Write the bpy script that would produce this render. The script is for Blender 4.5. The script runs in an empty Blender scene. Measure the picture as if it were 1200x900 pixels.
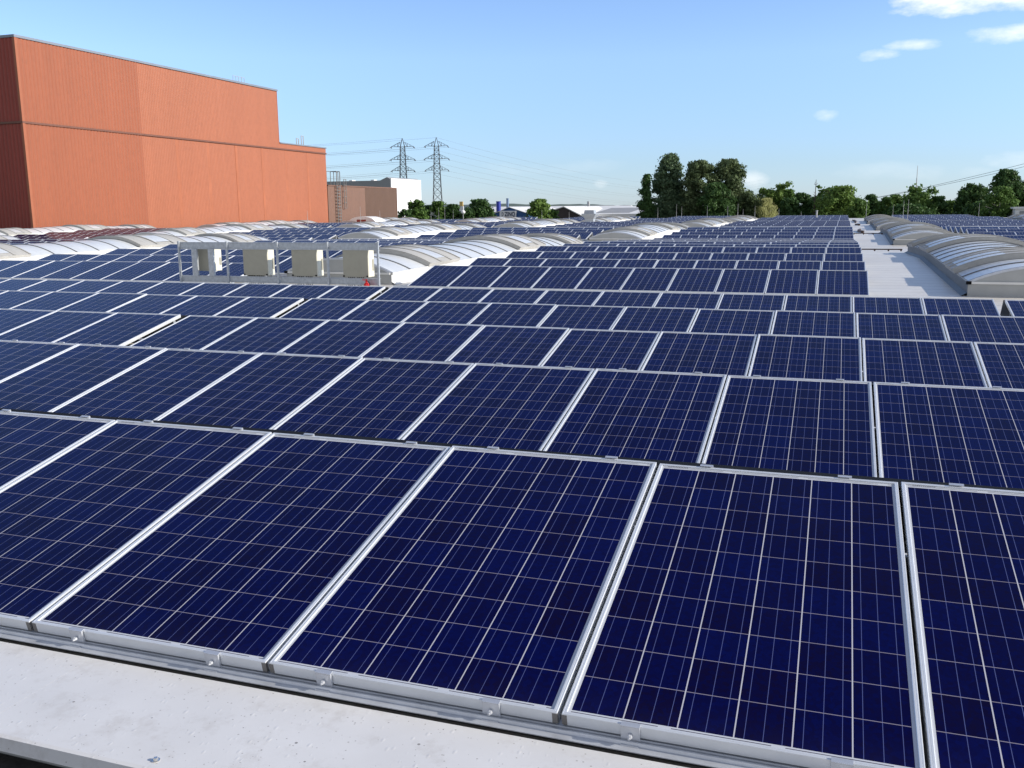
import bpy, math, random
from mathutils import Vector, Matrix
R_ = math.radians
random.seed(7)
sc = bpy.context.scene
COL = sc.collection

# ------------------------------------------------------------------ camera, sky, sun, exposure
cam = bpy.data.cameras.new("camera")
cam.sensor_width = 36.0
cam.lens = 36.0 * 1087.2 / 1200.0
cam.clip_start = 0.05
cam.clip_end = 9000
camo = bpy.data.objects.new("camera", cam)
COL.objects.link(camo)
right = Vector((0.9457, 0.3249, -0.0083))
up = Vector((-0.0524, 0.1773, 0.9827))
back = right.cross(up)
up = back.cross(right)
camo.matrix_world = Matrix(((right.x, up.x, back.x, 0), (right.y, up.y, back.y, 0), (right.z, up.z, back.z, 0), (0, 0, 0, 1)))
sc.camera = camo

SUN_EL, SUN_AZ = R_(23), R_(8)          # azimuth measured from +X towards +Y
world = bpy.data.worlds.new("World")
sc.world = world
world.use_nodes = True
SKY_STRENGTH = 0.15
sun = bpy.data.lights.new("sun", 'SUN')
sun.energy = 3.5
sun.angle = R_(0.53)
sun.color = (1.0, 0.93, 0.82)
suno = bpy.data.objects.new("sun", sun)
COL.objects.link(suno)
sdir = Vector((math.cos(SUN_EL) * math.cos(SUN_AZ), math.cos(SUN_EL) * math.sin(SUN_AZ), math.sin(SUN_EL)))
suno.rotation_euler = sdir.to_track_quat('Z', 'Y').to_euler()
sc.view_settings.view_transform = 'Standard'
sc.view_settings.look = 'None'
sc.view_settings.gamma = 1
sc.view_settings.use_curve_mapping = False
sc.view_settings.exposure = 0.55


def world_nodes():
    nt = world.node_tree
    nt.nodes.clear()
    N = nt.nodes.new
    L = nt.links.new
    out = N('ShaderNodeOutputWorld')
    bg = N('ShaderNodeBackground')
    bg.inputs[1].default_value = SKY_STRENGTH
    sky = N('ShaderNodeTexSky')
    sky.sky_type = 'NISHITA'
    sky.sun_disc = False
    sky.sun_elevation = SUN_EL
    sky.sun_rotation = R_(90) - SUN_AZ
    sky.altitude = 50
    sky.air_density = 1.0
    sky.dust_density = 0.1
    sky.ozone_density = 5.0
    tc = N('ShaderNodeTexCoord')
    sep = N('ShaderNodeSeparateXYZ')
    L(tc.outputs['Generated'], sep.inputs[0])

    def m(op, a, b=None, clamp=False):
        n = N('ShaderNodeMath')
        n.operation = op
        n.use_clamp = clamp
        for i, v in enumerate((a, b)):
            if v is None:
                continue
            if isinstance(v, (int, float)):
                n.inputs[i].default_value = v
            else:
                L(v, n.inputs[i])
        return n.outputs[0]
    yy = m('MAXIMUM', sep.outputs[1], 0.02)
    u = m('DIVIDE', sep.outputs[0], yy)
    v = m('DIVIDE', sep.outputs[2], yy)
    cmb = N('ShaderNodeCombineXYZ')
    L(u, cmb.inputs[0])
    L(m('MULTIPLY', v, 2.2), cmb.inputs[1])
    nz = N('ShaderNodeTexNoise')
    nz.inputs['Scale'].default_value = 13
    nz.inputs['Detail'].default_value = 7
    nz.inputs['Roughness'].default_value = 0.6
    L(cmb.outputs[0], nz.inputs['Vector'])
    noff = m('SUBTRACT', nz.outputs['Fac'], 0.5)
    # clouds: direction slopes (x/y, z/y), radii, density
    clouds = [(0.118, 0.190, 0.085, 0.0190, 1.5), (0.19, 0.184, 0.070, 0.014, 1.4), (0.165, 0.156, 0.060, 0.0095, 1.0),
              (0.056, 0.1505, 0.028, 0.0060, .75), (0.032, 0.1435, 0.022, 0.0068, .85), (-0.014, 0.0895, 0.0125, 0.0070, .7),
              (0.155, 0.041, 0.030, 0.0085, .35), (0.122, 0.032, 0.020, 0.006, .25), (-0.241, 0.026, 0.010, 0.005, .4),
              (-0.083, 0.030, 0.016, 0.010, .5), (0.05, 0.035, 0.06, 0.01, .18), (-0.30, 0.045, 0.09, 0.008, .12),
              (0.7, 0.35, 0.25, 0.06, 1.0), (-0.9, 0.5, 0.3, 0.05, .5)]
    tot = None
    for cu, cv, ru, rv, a in clouds:
        du = m('DIVIDE', m('SUBTRACT', u, cu), ru)
        dv = m('DIVIDE', m('SUBTRACT', v, cv), rv)
        d2 = m('ADD', m('MULTIPLY', du, du), m('MULTIPLY', dv, dv))
        f = m('ADD', m('SUBTRACT', 1.0, d2), m('MULTIPLY', noff, 5.5))
        f = m('MULTIPLY', m('POWER', m('MULTIPLY', f, 0.48, True), 1.2), a)
        tot = f if tot is None else m('MAXIMUM', tot, f)
    tot = m('MULTIPLY', tot, m('GREATER_THAN', sep.outputs[1], 0.03), True)
    tot = m('MULTIPLY', tot, 0.93, True)
    mix = N('ShaderNodeMix')
    mix.data_type = 'RGBA'
    L(tot, mix.inputs[0])
    # hazy, duller air towards the horizon
    hz = N('ShaderNodeValToRGB')
    e = hz.color_ramp.elements
    e.new(.045)
    e.new(.15)
    for q, (p_, c_) in zip(e, ((0.0, (.55, .64, .90)), (.045, (.66, .69, .85)), (.15, (1.06, .95, 1.0)), (1.0, (1.12, 1.0, .98)))):
        q.position = p_
        q.color = (*c_, 1)
    L(m('ABSOLUTE', sep.outputs[2]), hz.inputs[0])
    mul = N('ShaderNodeMix')
    mul.data_type = 'RGBA'
    mul.blend_type = 'MULTIPLY'
    mul.inputs[0].default_value = 1.0
    L(sky.outputs[0], mul.inputs[6])
    L(hz.outputs[0], mul.inputs[7])
    # unseen sky overhead and behind the camera greyed, added to neutralise the ambient light
    bw = N('ShaderNodeRGBToBW')
    L(mul.outputs[2], bw.inputs[0])
    vt = N('ShaderNodeMix')
    vt.data_type = 'RGBA'
    vt.blend_type = 'MULTIPLY'
    vt.inputs[0].default_value = 1.0
    L(bw.outputs[0], vt.inputs[6])
    vt.inputs[7].default_value = (1.12, 1.10, 1.08, 1)
    vz = m('MULTIPLY', m('SUBTRACT', sep.outputs[2], 0.62), 2.6, True)
    vy = m('MULTIPLY', m('SUBTRACT', 0.30, sep.outputs[1]), 1.8, True)
    vf = m('MULTIPLY', m('MAXIMUM', vz, vy), 0.74, True)
    grey_sky = N('ShaderNodeMix')
    grey_sky.data_type = 'RGBA'
    L(vf, grey_sky.inputs[0])
    L(mul.outputs[2], grey_sky.inputs[6])
    L(vt.outputs[2], grey_sky.inputs[7])
    L(grey_sky.outputs[2], mix.inputs[6])
    mix.inputs[7].default_value = (6.3, 6.2, 6.1, 1)
    L(mix.outputs[2], bg.inputs[0])
    L(bg.outputs[0], out.inputs[0])


world_nodes()

# ------------------------------------------------------------------ helpers


class MB:
    """collects faces; build() links them as ONE mesh object"""

    def __init__(s):
        s.v, s.f, s.m, s.uv = [], [], [], {}

    def face(s, pts, mi=0, uv=None):
        b = len(s.v)
        s.v += [tuple(p) for p in pts]
        s.f.append(tuple(range(b, b + len(pts))))
        s.m.append(mi)
        if uv:
            s.uv[len(s.f) - 1] = uv

    def box(s, x0, x1, y0, y1, z0, z1, mi=0, T=None):
        c = [Vector((x, y, z)) for x in (x0, x1) for y in (y0, y1) for z in (z0, z1)]
        if T is not None:
            c = [T @ p for p in c]
        b = len(s.v)
        s.v += [tuple(p) for p in c]
        for q in ((0, 1, 3, 2), (4, 6, 7, 5), (0, 4, 5, 1), (2, 3, 7, 6), (0, 2, 6, 4), (1, 5, 7, 3)):
            s.f.append(tuple(b + i for i in q))
            s.m.append(mi)

    def bbox(s, x0, x1, y0, y1, z0, z1, r=.01, mi=0):
        """box with chamfered edges"""
        b = len(s.v)
        idx = {}
        X, Y, Z = (x0, x1), (y0, y1), (z0, z1)
        for i in (0, 1):
            for j in (0, 1):
                for k in (0, 1):
                    sx, sy, sz = (1 if i == 0 else -1), (1 if j == 0 else -1), (1 if k == 0 else -1)
                    for a in range(3):
                        p = [X[i] + sx * r, Y[j] + sy * r, Z[k] + sz * r]
                        p[a] = (X[i], Y[j], Z[k])[a]
                        idx[(i, j, k, a)] = len(s.v)
                        s.v.append(tuple(p))
        fs = []
        for a in range(3):
            o = [q for q in range(3) if q != a]
            for e in (0, 1):
                loop = []
                for (p, q) in ((0, 0), (1, 0), (1, 1), (0, 1)):
                    t = [0, 0, 0]
                    t[a] = e
                    t[o[0]] = p
                    t[o[1]] = q
                    loop.append(idx[(t[0], t[1], t[2], a)])
                fs.append(loop)
            for (p, q) in ((0, 0), (1, 0), (1, 1), (0, 1)):
                t0 = [0, 0, 0]
                t0[o[0]] = p
                t0[o[1]] = q
                t1 = list(t0)
                t1[a] = 1
                fs.append([idx[(*t0, o[0])], idx[(*t1, o[0])], idx[(*t1, o[1])], idx[(*t0, o[1])]])
        for i in (0, 1):
            for j in (0, 1):
                for k in (0, 1):
                    fs.append([idx[(i, j, k, a)] for a in range(3)])
        for f in fs:
            s.f.append(tuple(f))
            s.m.append(mi)

    def tube(s, p0, p1, r0, r1=None, n=8, mi=0, cap=True):
        p0, p1 = Vector(p0), Vector(p1)
        r1 = r0 if r1 is None else r1
        d = (p1 - p0)
        if d.length < 1e-6:
            return
        d.normalize()
        a = d.orthogonal().normalized()
        c = d.cross(a)
        b = len(s.v)
        for p, r in ((p0, r0), (p1, r1)):
            for i in range(n):
                t = 2 * math.pi * i / n
                s.v.append(tuple(p + (a * math.cos(t) + c * math.sin(t)) * r))
        for i in range(n):
            j = (i + 1) % n
            s.f.append((b + i, b + j, b + n + j, b + n + i))
            s.m.append(mi)
        if cap:
            s.f.append(tuple(b + i for i in reversed(range(n))))
            s.m.append(mi)
            s.f.append(tuple(b + n + i for i in range(n)))
            s.m.append(mi)

    def prism(s, poly, axis, a0, a1, mi=0):
        """poly: list of 2D points, extruded along axis ('x': poly=(y,z); 'y': poly=(x,z); 'z': poly=(x,y))"""
        def P(p, a):
            return {'x': (a, p[0], p[1]), 'y': (p[0], a, p[1]), 'z': (p[0], p[1], a)}[axis]
        n = len(poly)
        b = len(s.v)
        s.v += [P(p, a0) for p in poly] + [P(p, a1) for p in poly]
        for i in range(n):
            j = (i + 1) % n
            s.f.append((b + i, b + j, b + n + j, b + n + i))
            s.m.append(mi)
        s.f.append(tuple(b + i for i in range(n)))
        s.m.append(mi)
        s.f.append(tuple(b + n + i for i in reversed(range(n))))
        s.m.append(mi)

    def mesh(s, name, mats, fix=True, smooth=False):
        me = bpy.data.meshes.new(name)
        me.from_pydata(s.v, [], s.f)
        for mt in (mats if isinstance(mats, (list, tuple)) else [mats]):
            me.materials.append(mt)
        me.polygons.foreach_set('material_index', s.m)
        if s.uv:
            l = me.uv_layers.new(name="UVMap")
            for pi, u in s.uv.items():
                ls = me.polygons[pi].loop_start
                for k, q in enumerate(u):
                    l.data[ls + k].uv = q
        if fix:
            import bmesh
            bm = bmesh.new()
            bm.from_mesh(me)
            bmesh.ops.recalc_face_normals(bm, faces=bm.faces)
            bm.to_mesh(me)
            bm.free()
        if smooth:
            me.polygons.foreach_set('use_smooth', [True] * len(me.polygons))
        return me

    def build(s, name, mats, parent=None, **kw):
        return link(name, s.mesh(name, mats, **kw), parent)


def link(name, data, parent=None):
    o = bpy.data.objects.new(name, data)
    COL.objects.link(o)
    if parent is not None:
        o.parent = parent
    return o


def empty(name, loc=(0, 0, 0)):
    o = bpy.data.objects.new(name, None)
    o.empty_display_size = .2
    COL.objects.link(o)
    o.location = loc
    return o


def tag(o, label, cat, group=None, kind=None):
    o['label'] = label
    o['category'] = cat
    if group:
        o['group'] = group
    if kind:
        o['kind'] = kind
    return o


def copy_tree(o, parent=None):
    kids = list(o.children)
    c = o.copy()
    COL.objects.link(c)
    c.parent = parent
    for k in kids:
        copy_tree(k, c)
    return c


ORD = ['zeroth', 'first', 'second', 'third', 'fourth', 'fifth', 'sixth', 'seventh', 'eighth', 'ninth', 'tenth', 'eleventh', 'twelfth',
       'thirteenth', 'fourteenth', 'fifteenth', 'sixteenth', 'seventeenth', 'eighteenth', 'nineteenth', 'twentieth']
for i, w in enumerate(ORD[1:10]):
    ORD.append('twenty-' + w)
ORD.append('thirtieth')
for i, w in enumerate(ORD[1:10]):
    ORD.append('thirty-' + w)
ORD.append('fortieth')

# ------------------------------------------------------------------ materials


class NT:
    def __init__(s, name):
        s.mat = bpy.data.materials.new(name)
        s.mat.use_nodes = True
        s.nt = s.mat.node_tree
        s.b = s.nt.nodes['Principled BSDF']

    def N(s, t, **kw):
        n = s.nt.nodes.new(t)
        for k, v in kw.items():
            setattr(n, k, v)
        return n

    def L(s, a, b):
        s.nt.links.new(a, b)

    def set(s, **kw):
        for k, v in kw.items():
            k = k.replace('_', ' ')
            if isinstance(v, tuple) and len(v) == 3:
                v = (*v, 1)
            s.b.inputs[k].default_value = v
        return s

    def m(s, op, a, b=None, c=None, clamp=False):
        n = s.N('ShaderNodeMath', operation=op, use_clamp=clamp)
        for i, v in enumerate((a, b, c)):
            if v is None:
                continue
            if isinstance(v, (int, float)):
                n.inputs[i].default_value = v
            else:
                s.L(v, n.inputs[i])
        return n.outputs[0]

    def noise(s, scale, detail=4, rough=.55, coord='Object', stretch=None):
        tc = s.N('ShaderNodeTexCoord')
        src = tc.outputs[coord]
        if stretch:
            mp = s.N('ShaderNodeMapping')
            mp.inputs['Scale'].default_value = stretch
            s.L(src, mp.inputs[0])
            src = mp.outputs[0]
        n = s.N('ShaderNodeTexNoise')
        n.inputs['Scale'].default_value = scale
        n.inputs['Detail'].default_value = detail
        n.inputs['Roughness'].default_value = rough
        s.L(src, n.inputs['Vector'])
        return n.outputs['Fac']

    def ramp(s, fac, stops):
        r = s.N('ShaderNodeValToRGB')
        e = r.color_ramp.elements
        while len(e) < len(stops):
            e.new(.5)
        for q, (p, c) in zip(e, stops):
            q.position = p
            q.color = (*c, 1) if len(c) == 3 else c
        s.L(fac, r.inputs[0])
        return r.outputs[0]

    def mix(s, f, a, b):
        n = s.N('ShaderNodeMix', data_type='RGBA')
        for i, v in ((0, f), (6, a), (7, b)):
            if isinstance(v, (int, float)):
                n.inputs[i].default_value = v
            elif isinstance(v, tuple):
                n.inputs[i].default_value = (*v, 1)
            else:
                s.L(v, n.inputs[i])
        return n.outputs[2]

    def col(s, c):
        s.L(c, s.b.inputs['Base Color'])
        return s

    def bump(s, h, strength=.3, dist=.01):
        b = s.N('ShaderNodeBump')
        b.inputs['Strength'].default_value = strength
        b.inputs['Distance'].default_value = dist
        s.L(h, b.inputs['Height'])
        s.L(b.outputs[0], s.b.inputs['Normal'])
        return s


def simple(name, c, rough=.6, metal=0.0, var=.12, scale=3., spec=.5, coord='Object', stretch=None):
    n = NT(name)
    n.set(Roughness=rough, Metallic=metal)
    n.b.inputs['Specular IOR Level'].default_value = spec
    f = n.noise(scale, 5, .6, coord, stretch)
    lo = tuple(max(0, x * (1 - var)) for x in c)
    hi = tuple(min(1, x * (1 + var)) for x in c)
    n.col(n.ramp(f, [(.3, lo), (.7, hi)]))
    return n.mat


M = {}
M['alu'] = simple('frame_aluminium', (.80, .82, .84), .38, .35, .05, 6)
M['alu_dull'] = simple('rail_aluminium', (.62, .64, .68), .42, .5, .12, 9)
M['galv'] = simple('galvanised_steel', (.46, .49, .52), .5, .45, .18, 14)
M['black'] = simple('black_rubber', (.007, .007, .008), .8, 0, .2, 8, .15)
M['white_paint'] = simple('white_painted_steel', (.82, .81, .77), .5, 0, .06, 2)
M['steel'] = simple('bright_steel', (.7, .68, .64), .25, .9, .1, 30)
M['red'] = simple('red_enamel', (.62, .02, .02), .3, 0, .08, 5)
M['cream'] = simple('cream_painted_housing', (.66, .645, .54), .45, 0, .05, 4)
M['housing_shade'] = simple('shaded_housing_copy', (.37, .355, .285), .5, 0, .06, 5)  # darker copy of the cream housing, shade painted into the colour


def mat_cells():
    n = NT('solar_cells')
    uvn = n.N('ShaderNodeUVMap')
    uvn.uv_map = 'UVMap'
    sp = n.N('ShaderNodeSeparateXYZ')
    n.L(uvn.outputs[0], sp.inputs[0])
    u, v = sp.outputs[0], sp.outputs[1]
    # u, v are metres on the panel; a whole number of 2 m is added per panel so that cells differ
    um = n.m('MODULO', u, 2.0)
    vm = n.m('MODULO', v, 2.0)
    uu = n.m('DIVIDE', n.m('SUBTRACT', um, .0235), .159)
    vv = n.m('DIVIDE', n.m('SUBTRACT', vm, .028), .159)
    fu = n.m('FRACT', uu)
    fv = n.m('FRACT', vv)
    CE = .156 / .159
    inu = n.m('MULTIPLY', n.m('GREATER_THAN', uu, 0), n.m('LESS_THAN', uu, 5.985))
    inv = n.m('MULTIPLY', n.m('GREATER_THAN', vv, 0), n.m('LESS_THAN', vv, 9.985))
    cell = n.m('MULTIPLY', n.m('LESS_THAN', fu, CE - .006), n.m('LESS_THAN', fv, CE))
    cell = n.m('MULTIPLY', cell, n.m('MULTIPLY', inu, inv))
    # three busbars along v
    t = n.m('FRACT', n.m('ADD', n.m('MULTIPLY', n.m('DIVIDE', fu, CE), 3.0), 0.0))
    bus = n.m('LESS_THAN', n.m('ABSOLUTE', n.m('SUBTRACT', t, .5)), .019)
    bus = n.m('MULTIPLY', bus, inu)
    # per cell tint and crystal grain
    wn = n.N('ShaderNodeTexWhiteNoise', noise_dimensions='2D')
    cc = n.N('ShaderNodeCombineXYZ')
    n.L(n.m('ADD', n.m('FLOOR', uu), n.m('MULTIPLY', n.m('FLOOR', n.m('DIVIDE', u, 2.0)), 7.31)), cc.inputs[0])
    n.L(n.m('ADD', n.m('FLOOR', vv), n.m('MULTIPLY', n.m('FLOOR', n.m('DIVIDE', v, 2.0)), 5.77)), cc.inputs[1])
    n.L(cc.outputs[0], wn.inputs['Vector'])
    vor = n.N('ShaderNodeTexVoronoi')
    vor.inputs['Scale'].default_value = 75
    n.L(uvn.outputs[0], vor.inputs['Vector'])
    sepc = n.N('ShaderNodeSeparateColor')
    n.L(vor.outputs['Color'], sepc.inputs[0])
    g = n.m('ADD', n.m('MULTIPLY', sepc.outputs[0], .45), n.m('MULTIPLY', wn.outputs['Value'], .55))
    cellc = n.ramp(g, [(.05, (.0034, .0017, .026)), (.5, (.0018, .0021, .043)), (.95, (.0013, .0033, .064))])
    busc = n.mix(0.5, (.085, .105, .26), (.085, .105, .26))
    cellb = n.mix(bus, cellc, busc)
    # backsheet with bus ribbon dashes at the lower and upper margins
    rib = n.m('LESS_THAN', n.m('ABSOLUTE', n.m('SUBTRACT', vm, .0205)), .0016)
    rib2 = n.m('LESS_THAN', n.m('ABSOLUTE', n.m('SUBTRACT', vm, 1.626)), .0016)
    dash = n.m('LESS_THAN', n.m('FRACT', n.m('ADD', n.m('MULTIPLY', uu, .5), .06)), .88)
    rib = n.m('MULTIPLY', n.m('MULTIPLY', n.m('MAXIMUM', rib, rib2), dash), inu)
    # faint serial strip near the upper left corner
    st = n.m('MULTIPLY', n.m('LESS_THAN', n.m('ABSOLUTE', n.m('SUBTRACT', um, .085)), .045), n.m('LESS_THAN', n.m('ABSOLUTE', n.m('SUBTRACT', vm, 1.6345)), .004))
    bar = n.m('GREATER_THAN', n.m('FRACT', n.m('MULTIPLY', um, 140)), .45)
    rib = n.m('MAXIMUM', rib, n.m('MULTIPLY', st, bar))
    backc = n.mix(rib, (.60, .62, .66), (.10, .10, .13))
    gapv = n.m('GREATER_THAN', fu, CE - .006)
    inner = n.m('MULTIPLY', inu, inv)
    gapc = n.mix(gapv, (.26, .24, .30), (.54, .54, .59))
    back2 = n.mix(inner, backc, gapc)
    # joints: tabs cross the horizontal gaps
    col = n.mix(cell, back2, cellb)
    # thin dust: more of it above the lower frame edge, plus a few dried splashes
    dn = n.noise(5.0, 6, .7, 'Object', (3, .8, 1))
    low = n.m('SUBTRACT', 1.0, n.m('MULTIPLY', vm, 5.5), None, True)
    dust = n.m('ADD', n.m('MULTIPLY', n.m('MULTIPLY', low, low), n.m('MULTIPLY', dn, .022)), n.m('MULTIPLY', n.m('SUBTRACT', n.noise(1.1, 5, .6), .5, None, True), .02))
    sv = n.N('ShaderNodeTexVoronoi')
    sv.inputs['Scale'].default_value = 2.3
    n.L(uvn.outputs[0], sv.inputs['Vector'])
    ss = n.N('ShaderNodeSeparateColor')
    n.L(sv.outputs['Color'], ss.inputs[0])
    spl = n.m('LESS_THAN', n.m('ADD', sv.outputs['Distance'], n.m('MULTIPLY', n.noise(30, 3, .6, 'UV'), .02)), n.m('MULTIPLY', n.m('POWER', ss.outputs[0], 5), .035))
    dust = n.m('ADD', dust, n.m('MULTIPLY', spl, .28), None, True)
    col = n.mix(dust, col, (.42, .40, .37))
    n.col(col)
    n.set(Roughness=.13)
    n.b.inputs['IOR'].default_value = 1.42
    n.b.inputs['Specular IOR Level'].default_value = .085
    # dust film: breaks up the gloss
    d = n.noise(2.6, 6, .7, 'Object')
    n.L(n.m('ADD', n.m('MULTIPLY', d, .10), .06), n.b.inputs['Roughness'])
    return n.mat


M['cells'] = mat_cells()


def mat_roof():
    n = NT('roof_membrane')
    tc = n.N('ShaderNodeTexCoord')
    sp = n.N('ShaderNodeSeparateXYZ')
    n.L(tc.outputs['Object'], sp.inputs[0])
    a = n.noise(.35, 6, .6)
    b = n.noise(6, 6, .7)
    base = n.ramp(n.m('ADD', n.m('MULTIPLY', a, .6), n.m('MULTIPLY', b, .4)), [(.32, (.56, .53, .48)), (.5, (.68, .65, .60)), (.68, (.76, .74, .69))])
    # welded laps: a slightly darker line about every 0.72 m
    lap = n.m('FRACT', n.m('DIVIDE', n.m('ADD', sp.outputs[1], n.m('MULTIPLY', b, .05)), .72))
    line = n.m('LESS_THAN', lap, .10)
    st = n.noise(1.3, 5, .7, 'Object', (6, .5, 1))
    base = n.mix(n.m('MULTIPLY', line, n.m('MULTIPLY', st, .85)), base, (.36, .35, .33))
    n.col(base)
    n.set(Roughness=.45)
    n.bump(n.m('ADD', n.m('MULTIPLY', n.m('SMOOTH_MIN', lap, .12, .05), .7), n.m('MULTIPLY', b, .12)), .5, .02)
    return n.mat


M['roof'] = mat_roof()


def mat_ledge():
    n = NT('painted_flashing')
    a = n.noise(1.6, 6, .6)
    base = n.ramp(a, [(.3, (.70, .685, .665)), (.7, (.80, .785, .765))])
    # specks of dirt
    v = n.N('ShaderNodeTexVoronoi', feature='F1')
    v.inputs['Scale'].default_value = 26
    tc = n.N('ShaderNodeTexCoord')
    n.L(tc.outputs['Object'], v.inputs['Vector'])
    sc_ = n.N('ShaderNodeSeparateColor')
    n.L(v.outputs['Color'], sc_.inputs[0])
    rad = n.m('MULTIPLY', n.m('POWER', sc_.outputs[0], 4), .15)
    spot = n.m('LESS_THAN', v.outputs['Distance'], rad)
    base = n.mix(n.m('MULTIPLY', spot, .72), base, (.13, .11, .09))
    v3 = n.N('ShaderNodeTexVoronoi', feature='F1')
    v3.inputs['Scale'].default_value = 75
    n.L(tc.outputs['Object'], v3.inputs['Vector'])
    s3 = n.N('ShaderNodeSeparateColor')
    n.L(v3.outputs['Color'], s3.inputs[0])
    spot3 = n.m('LESS_THAN', v3.outputs['Distance'], n.m('MULTIPLY', n.m('POWER', s3.outputs[1], 4), .26))
    base = n.mix(n.m('MULTIPLY', spot3, .5), base, (.25, .22, .18))
    stain = n.noise(7, 6, .75)
    base = n.mix(n.m('MULTIPLY', n.m('SUBTRACT', stain, .52, None, True), 2.4, None, True), base, (.50, .46, .41))
    n.col(base)
    # water beads
    w = n.N('ShaderNodeTexVoronoi', feature='F1')
    w.inputs['Scale'].default_value = 62
    mp = n.N('ShaderNodeMapping')
    mp.inputs['Location'].default_value = (3.3, 1.7, 0)
    mp.inputs['Scale'].default_value = (1.0, .55, 1)
    n.L(tc.outputs['Object'], mp.inputs[0])
    n.L(mp.outputs[0], w.inputs['Vector'])
    s4 = n.N('ShaderNodeSeparateColor')
    n.L(w.outputs['Color'], s4.inputs[0])
    h = n.m('SUBTRACT', n.m('MULTIPLY', n.m('POWER', s4.outputs[0], 3.0), .46), w.outputs['Distance'], None, True)
    n.set(Roughness=.34)
    n.bump(n.m('ADD', h, n.m('MULTIPLY', a, .05)), .22, .008)
    return n.mat


M['ledge'] = mat_ledge()
M['bitumen'] = simple('dark_bitumen', (.030, .027, .025), .85, 0, .6, 60)


def mat_glazing():
    n = NT('translucent_glazing')
    a = n.noise(1.1, 6, .65, 'Object', (.5, 1.6, 1))
    b = n.noise(9, 5, .7)
    c = n.ramp(n.m('ADD', n.m('MULTIPLY', a, .75), n.m('MULTIPLY', b, .25)), [(.3, (.54, .56, .575)), (.5, (.66, .685, .70)), (.72, (.73, .75, .765))])
    n.col(c)
    n.set(Roughness=.34)
    n.b.inputs['IOR'].default_value = 1.55
    return n.mat


M['glazing'] = mat_glazing()


def mat_weathered():
    n = NT('weathered_sheet')
    a = n.noise(1.2, 7, .7, 'Object', (.6, 2.2, 1))
    b = n.noise(16, 6, .7, 'Object', (.5, 2, 1))
    c = n.ramp(n.m('ADD', n.m('MULTIPLY', a, .55), n.m('MULTIPLY', b, .45)), [(.3, (.35, .34, .315)), (.5, (.46, .45, .42)), (.7, (.55, .54, .51))])
    n.col(c)
    n.set(Roughness=.75)
    return n.mat


M['weathered'] = mat_weathered()


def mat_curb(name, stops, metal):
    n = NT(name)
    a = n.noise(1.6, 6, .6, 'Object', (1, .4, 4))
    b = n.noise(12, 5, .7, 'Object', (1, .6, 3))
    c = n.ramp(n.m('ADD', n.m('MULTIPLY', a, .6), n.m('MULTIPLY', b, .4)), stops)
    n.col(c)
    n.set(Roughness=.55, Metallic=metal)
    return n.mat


M['curb'] = mat_curb('curb_painted_white', [(.3, (.66, .66, .64)), (.5, (.76, .76, .74)), (.7, (.80, .80, .79))], 0.0)
M['curb_shade'] = mat_curb('curb_shaded_copy', [(.3, (.10, .112, .122)), (.5, (.14, .155, .168)), (.7, (.19, .205, .215))], .1)  # right-hand lines: darker copy of the curb, its shade put into the colour
M['bar'] = simple('glazing_bar', (.19, .195, .20), .5, .3, .1, 6)
M['gable'] = simple('grey_gable_sheet', (.46, .465, .45), .6, .1, .08, 2)


def mat_clad(name, c, var=.10, streak=.25, dark=(.05, .02, .012)):
    n = NT(name)
    a = n.noise(.12, 5, .6, 'Object', (1, 1, .5))
    s = n.noise(.8, 6, .7, 'Object', (1, 1, .06))
    f = n.m('ADD', n.m('MULTIPLY', a, .5), n.m('MULTIPLY', s, .5))
    lo = tuple(x * (1 - var) for x in c)
    hi = tuple(x * (1 + var) for x in c)
    base = n.ramp(f, [(.3, lo), (.7, hi)])
    k = n.noise(.25, 6, .75, 'Object', (1, 1, .25))
    base = n.mix(n.m('MULTIPLY', n.m('SUBTRACT', k, .55, None, True), streak * 4, None, True), base, dark)
    g = n.noise(2.2, 7, .75, 'Object', (1, 1, .8))
    base = n.mix(n.m('MULTIPLY', n.m('SUBTRACT', g, .47, None, True), 1.5, None, True), base, tuple(x * .66 for x in c))
    # long rain streaks down from the joints
    rs = n.noise(1.4, 5, .8, 'Object', (1, 1, .02))
    base = n.mix(n.m('MULTIPLY', n.m('SUBTRACT', rs, .55, None, True), 1.3, None, True), base, tuple(min(1, x * 1.28 + .02) for x in c))
    n.col(base)
    n.set(Roughness=.55)
    return n.mat


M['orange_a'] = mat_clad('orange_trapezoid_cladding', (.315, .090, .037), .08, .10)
M['orange_b'] = mat_clad('orange_weathered_cladding', (.352, .110, .048), .08, .08, (.30, .15, .09))
M['orange_strip'] = simple('orange_cover_strip', (.372, .120, .053), .55, 0, .1, .6)
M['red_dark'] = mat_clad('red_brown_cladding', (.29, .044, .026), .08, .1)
M['brown_a'] = mat_clad('brown_cladding', (.185, .098, .066), .10, .1)
M['brown_b'] = mat_clad('shade_brown_cladding', (.145, .084, .058), .10, .1)  # right half faces away more: that shade is put into this brown
M['capgrey'] = simple('grey_roof_edge', (.22, .25, .29), .5, .2, .08, 1)
M['mid_line'] = simple('dark_joint_flashing', (.16, .065, .04), .6, 0, .1, 1)
M['grey_wall'] = simple('shade_grey_cladding', (.30, .315, .33), .6, 0, .05, .2)  # front of the white hall: its shade is put into this grey
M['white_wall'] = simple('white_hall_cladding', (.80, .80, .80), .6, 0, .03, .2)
M['blue_wall'] = mat_clad('blue_shed_cladding', (.028, .110, .30), .12, .1, (.01, .03, .08))
M['brown_wall'] = mat_clad('brown_shed_cladding', (.055, .040, .040), .15, .1)
M['white_roof'] = simple('white_shed_roofing', (.80, .79, .76), .6, 0, .06, .3)
M['grey_roof'] = simple('grey_shed_roofing', (.33, .33, .33), .7, 0, .1, .3)
M['yellow'] = simple('pale_yellow_wall', (.62, .50, .26), .6, 0, .06, .5)
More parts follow.
